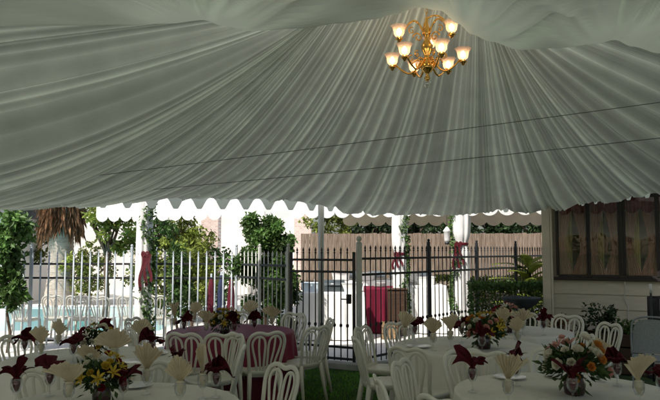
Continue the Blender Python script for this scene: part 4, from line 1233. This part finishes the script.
MB().box((LW/2,2.6,1.6), (LW,.1,3.2)).box((.02,1.3,1.6), (.1,2.5,3.2)).box((LW,1.3,1.6), (.1,2.5,3.2)).box((LW/2,1.4,.3), (LW-.2,2.3,.04)).box((LW/2,1.4,3.15), (LW-.2,2.3,.04)).build('wall', M['siding'], house, smooth=False)
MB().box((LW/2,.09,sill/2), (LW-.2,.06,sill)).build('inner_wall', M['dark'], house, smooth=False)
MB().box((-.105,-.03,1.6), (.13,.07,3.2), 0, .006).box((-.018,-.045,1.6), (.035,.05,3.2), 0, .004).box((-.14,.06,1.6), (.04,.11,3.2), 0, .004).build('corner_board', M['trim'], house, smooth=False)
mb = MB(); mb.add([(-.4,-1.15,2.74),(LW+.4,-1.15,2.74),(LW+.4,1.3,4.3),(-.4,1.3,4.3),(-.4,3.1,3.2),(LW+.4,3.1,3.2)], [(0,1,2,3),(3,2,5,4),(0,3,4),(1,5,2)])  # front eave pushed out, unseen, to block a sun patch on the wall
mb.build('roof', M['shingle'], house, smooth=False)
MB().box((LW/2,-.035,sill+.0), (LW-.02,.09,.05), 0, .006).build('window_sill', M['winframe'], house, smooth=False)
edges = [(557,585.5),(588.5,617),(624,654.5),(658.5,690),(697,735),(738,775)]
hh = head-sill
for (a, b) in edges:
    xa, xb = wx(a), wx(b); w_ = xb-xa; xm = (xa+xb)/2; fw = .035
    f_ = MB().box((xa-fw/2+.004,-.02,sill+.025+hh/2), (fw,.07,hh-.05)).box((xb+fw/2-.004,-.02,sill+.025+hh/2), (fw,.07,hh-.05)).box((xm,-.02,sill+.045), (w_-.002,.06,.04)).box((xm,-.02,head-.02), (w_-.002,.06,.04)).build('window', M['winframe'], house, smooth=False)
    MB().box((xm,0,sill+hh/2), (w_,.006,hh-.06)).build('pane', M['pane'], f_, smooth=False)
    cz = sill+.05; tw = .28
    for sgn, mm in ((-1,'curtain_olive'),(1,'curtain'),(-1,'curtain')):
        off2 = 0 if mm == 'curtain' else .03
        def cur(u, v, sgn=sgn, mm=mm):
            z_ = lerp(cz, head-.03, v); q = abs(v-.36)/.64 if v > .36 else (.36-v)/.36
            inn = (.50-.27*(1-sm(q))) if mm == 'curtain' else .46
            o = w_*.5-.005; xi = o-u*inn*w_ if True else 0
            pl = .014*math.sin(u*38+v*2)+.006*math.sin(u*80)
            return (xm+sgn*xi, .055+off2+pl, z_)
        MB().grid(cur, 60, 24).build('curtain', M[mm], f_)
    def vl(u, v):
        drop = .20+.07*abs(math.sin(u*PI*2)); return (xa+u*w_, .035+.01*math.sin(u*50), head-.02-v*drop)
    MB().grid(vl, 60, 5).build('curtain_valance', M['curtain_red'], f_)
pa, pb = wx(617)+.03, wx(624)-.03
MB().box(((pa+pb)/2,-.03,sill+.03+hh/2), (pb-pa,.10,hh-.06), 0, .006).build('mullion_post', M['winframe'], house, smooth=False)
pa2 = (wx(690)+wx(697))/2
MB().box((pa2,-.03,sill+.03+hh/2), (.08,.10,hh-.06), 0, .006).build('mullion_post', M['winframe'], house, smooth=False)
MB().box((LW/2,-.03,head+.01), (LW,.06,.05)).build('head_trim', M['winframe'], house, smooth=False)
xx = wx(622); MB().tube([(xx,-.06,sill-.02),(xx+.015,-.035,sill-.15),(xx-.02,-.033,sill-.28),(xx+.04,-.032,sill-.42),(xx+.03,-.032,.2)], .006, 6).build('wire', M['pole'], house)

# planter, plants, bird bath, stand
pb_ = at(615, 330, 9.55)
pt = thing('planter_box', 'long dark brown wooden planter box before the house wall', 'planter', (pb_.x,9.6,0), rz)
for z in (.1,.29,.48): MB().box((0,-.17,z), (.78,.03,.17), 0, .006).box((0,.17,z), (.78,.03,.17), 0, .006).box((-.375,0,z), (.03,.31,.17), 0, .006).box((.375,0,z), (.03,.31,.17), 0, .006).build('plank', M['brownwood'], pt, smooth=False)
MB().box((0,0,.50), (.70,.30,.05)).build('soil', M['dark'], pt, smooth=False)
def small_plant(px, Y, z0, h, w_, label, n, m, seed, leaf=.07):
    p = at(px, 320, Y)
    t = thing('leafy_plant', label, 'plant', (p.x, Y, z0)); r = random.Random(seed)
    mb = MB(); st = MB()
    for k in range(9):
        a = k*2.4; e = Vector((math.cos(a)*w_*r.uniform(.3,1), math.sin(a)*w_*.7, h*r.uniform(.6,1)))
        st.tube([(0,0,0), e*.5+Vector((0,0,.05)), e], [.008,.006,.003], 5)
        for j in range(n//9):
            q = e*r.uniform(.35,1.05)+rvec(r)*w_*.25
            leaf_card(mb, q, rvec(r)+Vector((math.cos(a)*.4, math.sin(a)*.4, .3)), rvec(r), leaf*r.uniform(.7,1.3), leaf*.5, r.uniform(.5,1.5))
    st.build('stems', M['leaf_mid'], t); mb.build('leaves', m, t, smooth=False, colour=True)
small_plant(604, 9.62, .52, .42, .26, 'bushy dark green plant growing in the brown planter box', 420, M['leaf_dark'], 1)
small_plant(626, 9.50, .52, .20, .18, 'low green plant at the right end of the brown planter box', 160, M['leaf_mid'], 2)
small_plant(578, 9.9, 0, .82, .22, 'slender green plant on the ground left of the planter box', 300, M['leaf_dark'], 3)
tp = at(559, 330, 9.8)
tpt = thing('terracotta_pot', 'tapered brown clay pot turned toward the house corner', 'pot', (tp.x,9.8,0))
MB().lathe([(.0,0),(.13,0),(.15,.3),(.17,.5),(.19,.52),(.19,.58),(.17,.58),(.16,.5),(.0,.48)], 24).build('body', M['terracotta'], tpt)
small_plant(559, 9.8, .48, .30, .13, 'reddish-brown leafy plant in the clay pot', 220, M['deadfrond'], 4)
bt = at(521, 300, 10.9)
bbt = thing('bird_bath', 'dark stone bowl on a pedestal before the clipped hedge', 'bird bath', (bt.x,10.9,0))
MB().lathe([(.0,0),(.20,0),(.20,.05),(.12,.09),(.075,.2),(.065,.5),(.08,.74),(.12,.80)], 24).build('pedestal', M['stone'], bbt)
MB().lathe([(.0,.79),(.14,.80),(.25,.87),(.31,.95),(.325,.975),(.30,.975),(.24,.91),(.12,.87),(.0,.865)], 32).build('bowl', M['stone'], bbt)
ms = at(651, 300, 8.7)
st = thing('microphone_stand', 'thin dark stand with a pale tip at the right picture edge', 'stand', (ms.x,8.7,0))
zt = at(651, 284, 8.7).z
MB().tube([(0,0,.05),(0,0,zt-.12)], .014, 10).build('pole', M['iron'], st)
MB().tube([(0,0,zt-.12),(0,0,zt)], .018, 10).build('tip', M['pole'], st)
for k in range(3):
    a = k*2*PI/3+.4; MB().tube([(0,0,.28),(.26*math.cos(a),.26*math.sin(a),.01)], .011, 8).build('leg', M['iron'], st)
sp = at(660, 309, 9.2)
sk = thing('loudspeaker', 'black loudspeaker on a low stand cut by the right picture edge', 'speaker', (sp.x,9.2,0), .2)
MB().box((0,0,sp.z), (.24,.24,.34), 0, .015).build('cabinet', M['blackplastic'], sk, smooth=False)
MB().box((0,-.124,sp.z), (.20,.012,.30), 0, .005).build('grille', M['greymesh'], sk, smooth=False)
MB().tube([(0,0,.02),(0,0,sp.z-.17)], .02, 10).build('stand_pole', M['iron'], sk)
MB().lathe([(.0,.0),(.2,.0),(.2,.02),(.03,.05)], 20).build('stand_base', M['iron'], sk)
mc = at(652, 325, 8.2)
mch = thing('mesh_chair', 'grey mesh garden chair partly out of frame below the dark stand', 'chair', (mc.x,8.2,0), 2.7)
fr_ = [(-.24,-.2,.44),(-.24,-.26,.70),(-.20,-.29,.86),(0,-.30,.90),(.20,-.29,.86),(.24,-.26,.70),(.24,-.2,.44)]
MB().tube([p for p in smooth_poly(fr_, 30)[0]], .013, 8).build('back_frame', M['greymesh'], mch)
def bm_(u, v):
    hw = .23*(1-.18*v**4); return ((u-.5)*2*hw, -.205-.085*v-.01, .45+.42*v*(1-.12*abs(2*u-1)**3))
MB().grid(bm_, 20, 14).build('mesh_back', M['greymesh'], mch)
MB().box((0,.02,.43), (.48,.46,.025), 0, .01).build('seat', M['greymesh'], mch, smooth=False)
for sx in (-1,1):
    for sy in (-1,1): MB().tube([(sx*.22,sy*.2+.02,.43),(sx*.24,sy*.24+.02,0)], .012, 8).build('leg', M['greymesh'], mch)

# ------------------------------------------------------------------ camera, light, world
cam_d = bpy.data.cameras.new('camera'); cam = bpy.data.objects.new('camera', cam_d); col.objects.link(cam)
cam_d.sensor_width = 36; cam_d.lens = 36; cam_d.clip_end = 1000; cam_d.clip_start = .05
cam.location = (0,0,EYE); cam.rotation_euler = (PI/2+PITCH, 0, 0)
scene.camera = cam
SUN_EL = R(50)
to_sun = Vector((-.55,-.83,0)).normalized()*math.cos(SUN_EL)+Vector((0,0,math.sin(SUN_EL)))
sd = bpy.data.lights.new('sun', 'SUN'); sd.energy = 5; sd.angle = R(.5); sd.color = (1,.95,.87)
so = bpy.data.objects.new('sun', sd); col.objects.link(so); so.rotation_euler = to_sun.to_track_quat('Z', 'Y').to_euler(); so.location = (-20,-20,30)
wd = bpy.data.worlds.new('World'); scene.world = wd; wd.use_nodes = True
nt = wd.node_tree; bg = nt.nodes['Background']; sky = nt.nodes.new('ShaderNodeTexSky'); sky.sky_type = 'NISHITA'; sky.sun_disc = False
sky.sun_elevation = SUN_EL; sky.sun_rotation = math.atan2(to_sun.x, to_sun.y)
sky.dust_density = 3; nt.links.new(sky.outputs[0], bg.inputs['Color']); bg.inputs['Strength'].default_value = .15
scene.view_settings.view_transform = 'Standard'; scene.view_settings.look = 'None'; scene.view_settings.exposure = 0
scene.render.engine = 'CYCLES'
scene.cycles.use_denoising = True
try: scene.cycles.denoiser = 'OPENIMAGEDENOISE'
except Exception: pass
scene.cycles.max_bounces = 9; scene.cycles.diffuse_bounces = 5; scene.cycles.transparent_max_bounces = 24
scene.cycles.caustics_reflective = False; scene.cycles.caustics_refractive = False
scene.cycles.sample_clamp_indirect = 4
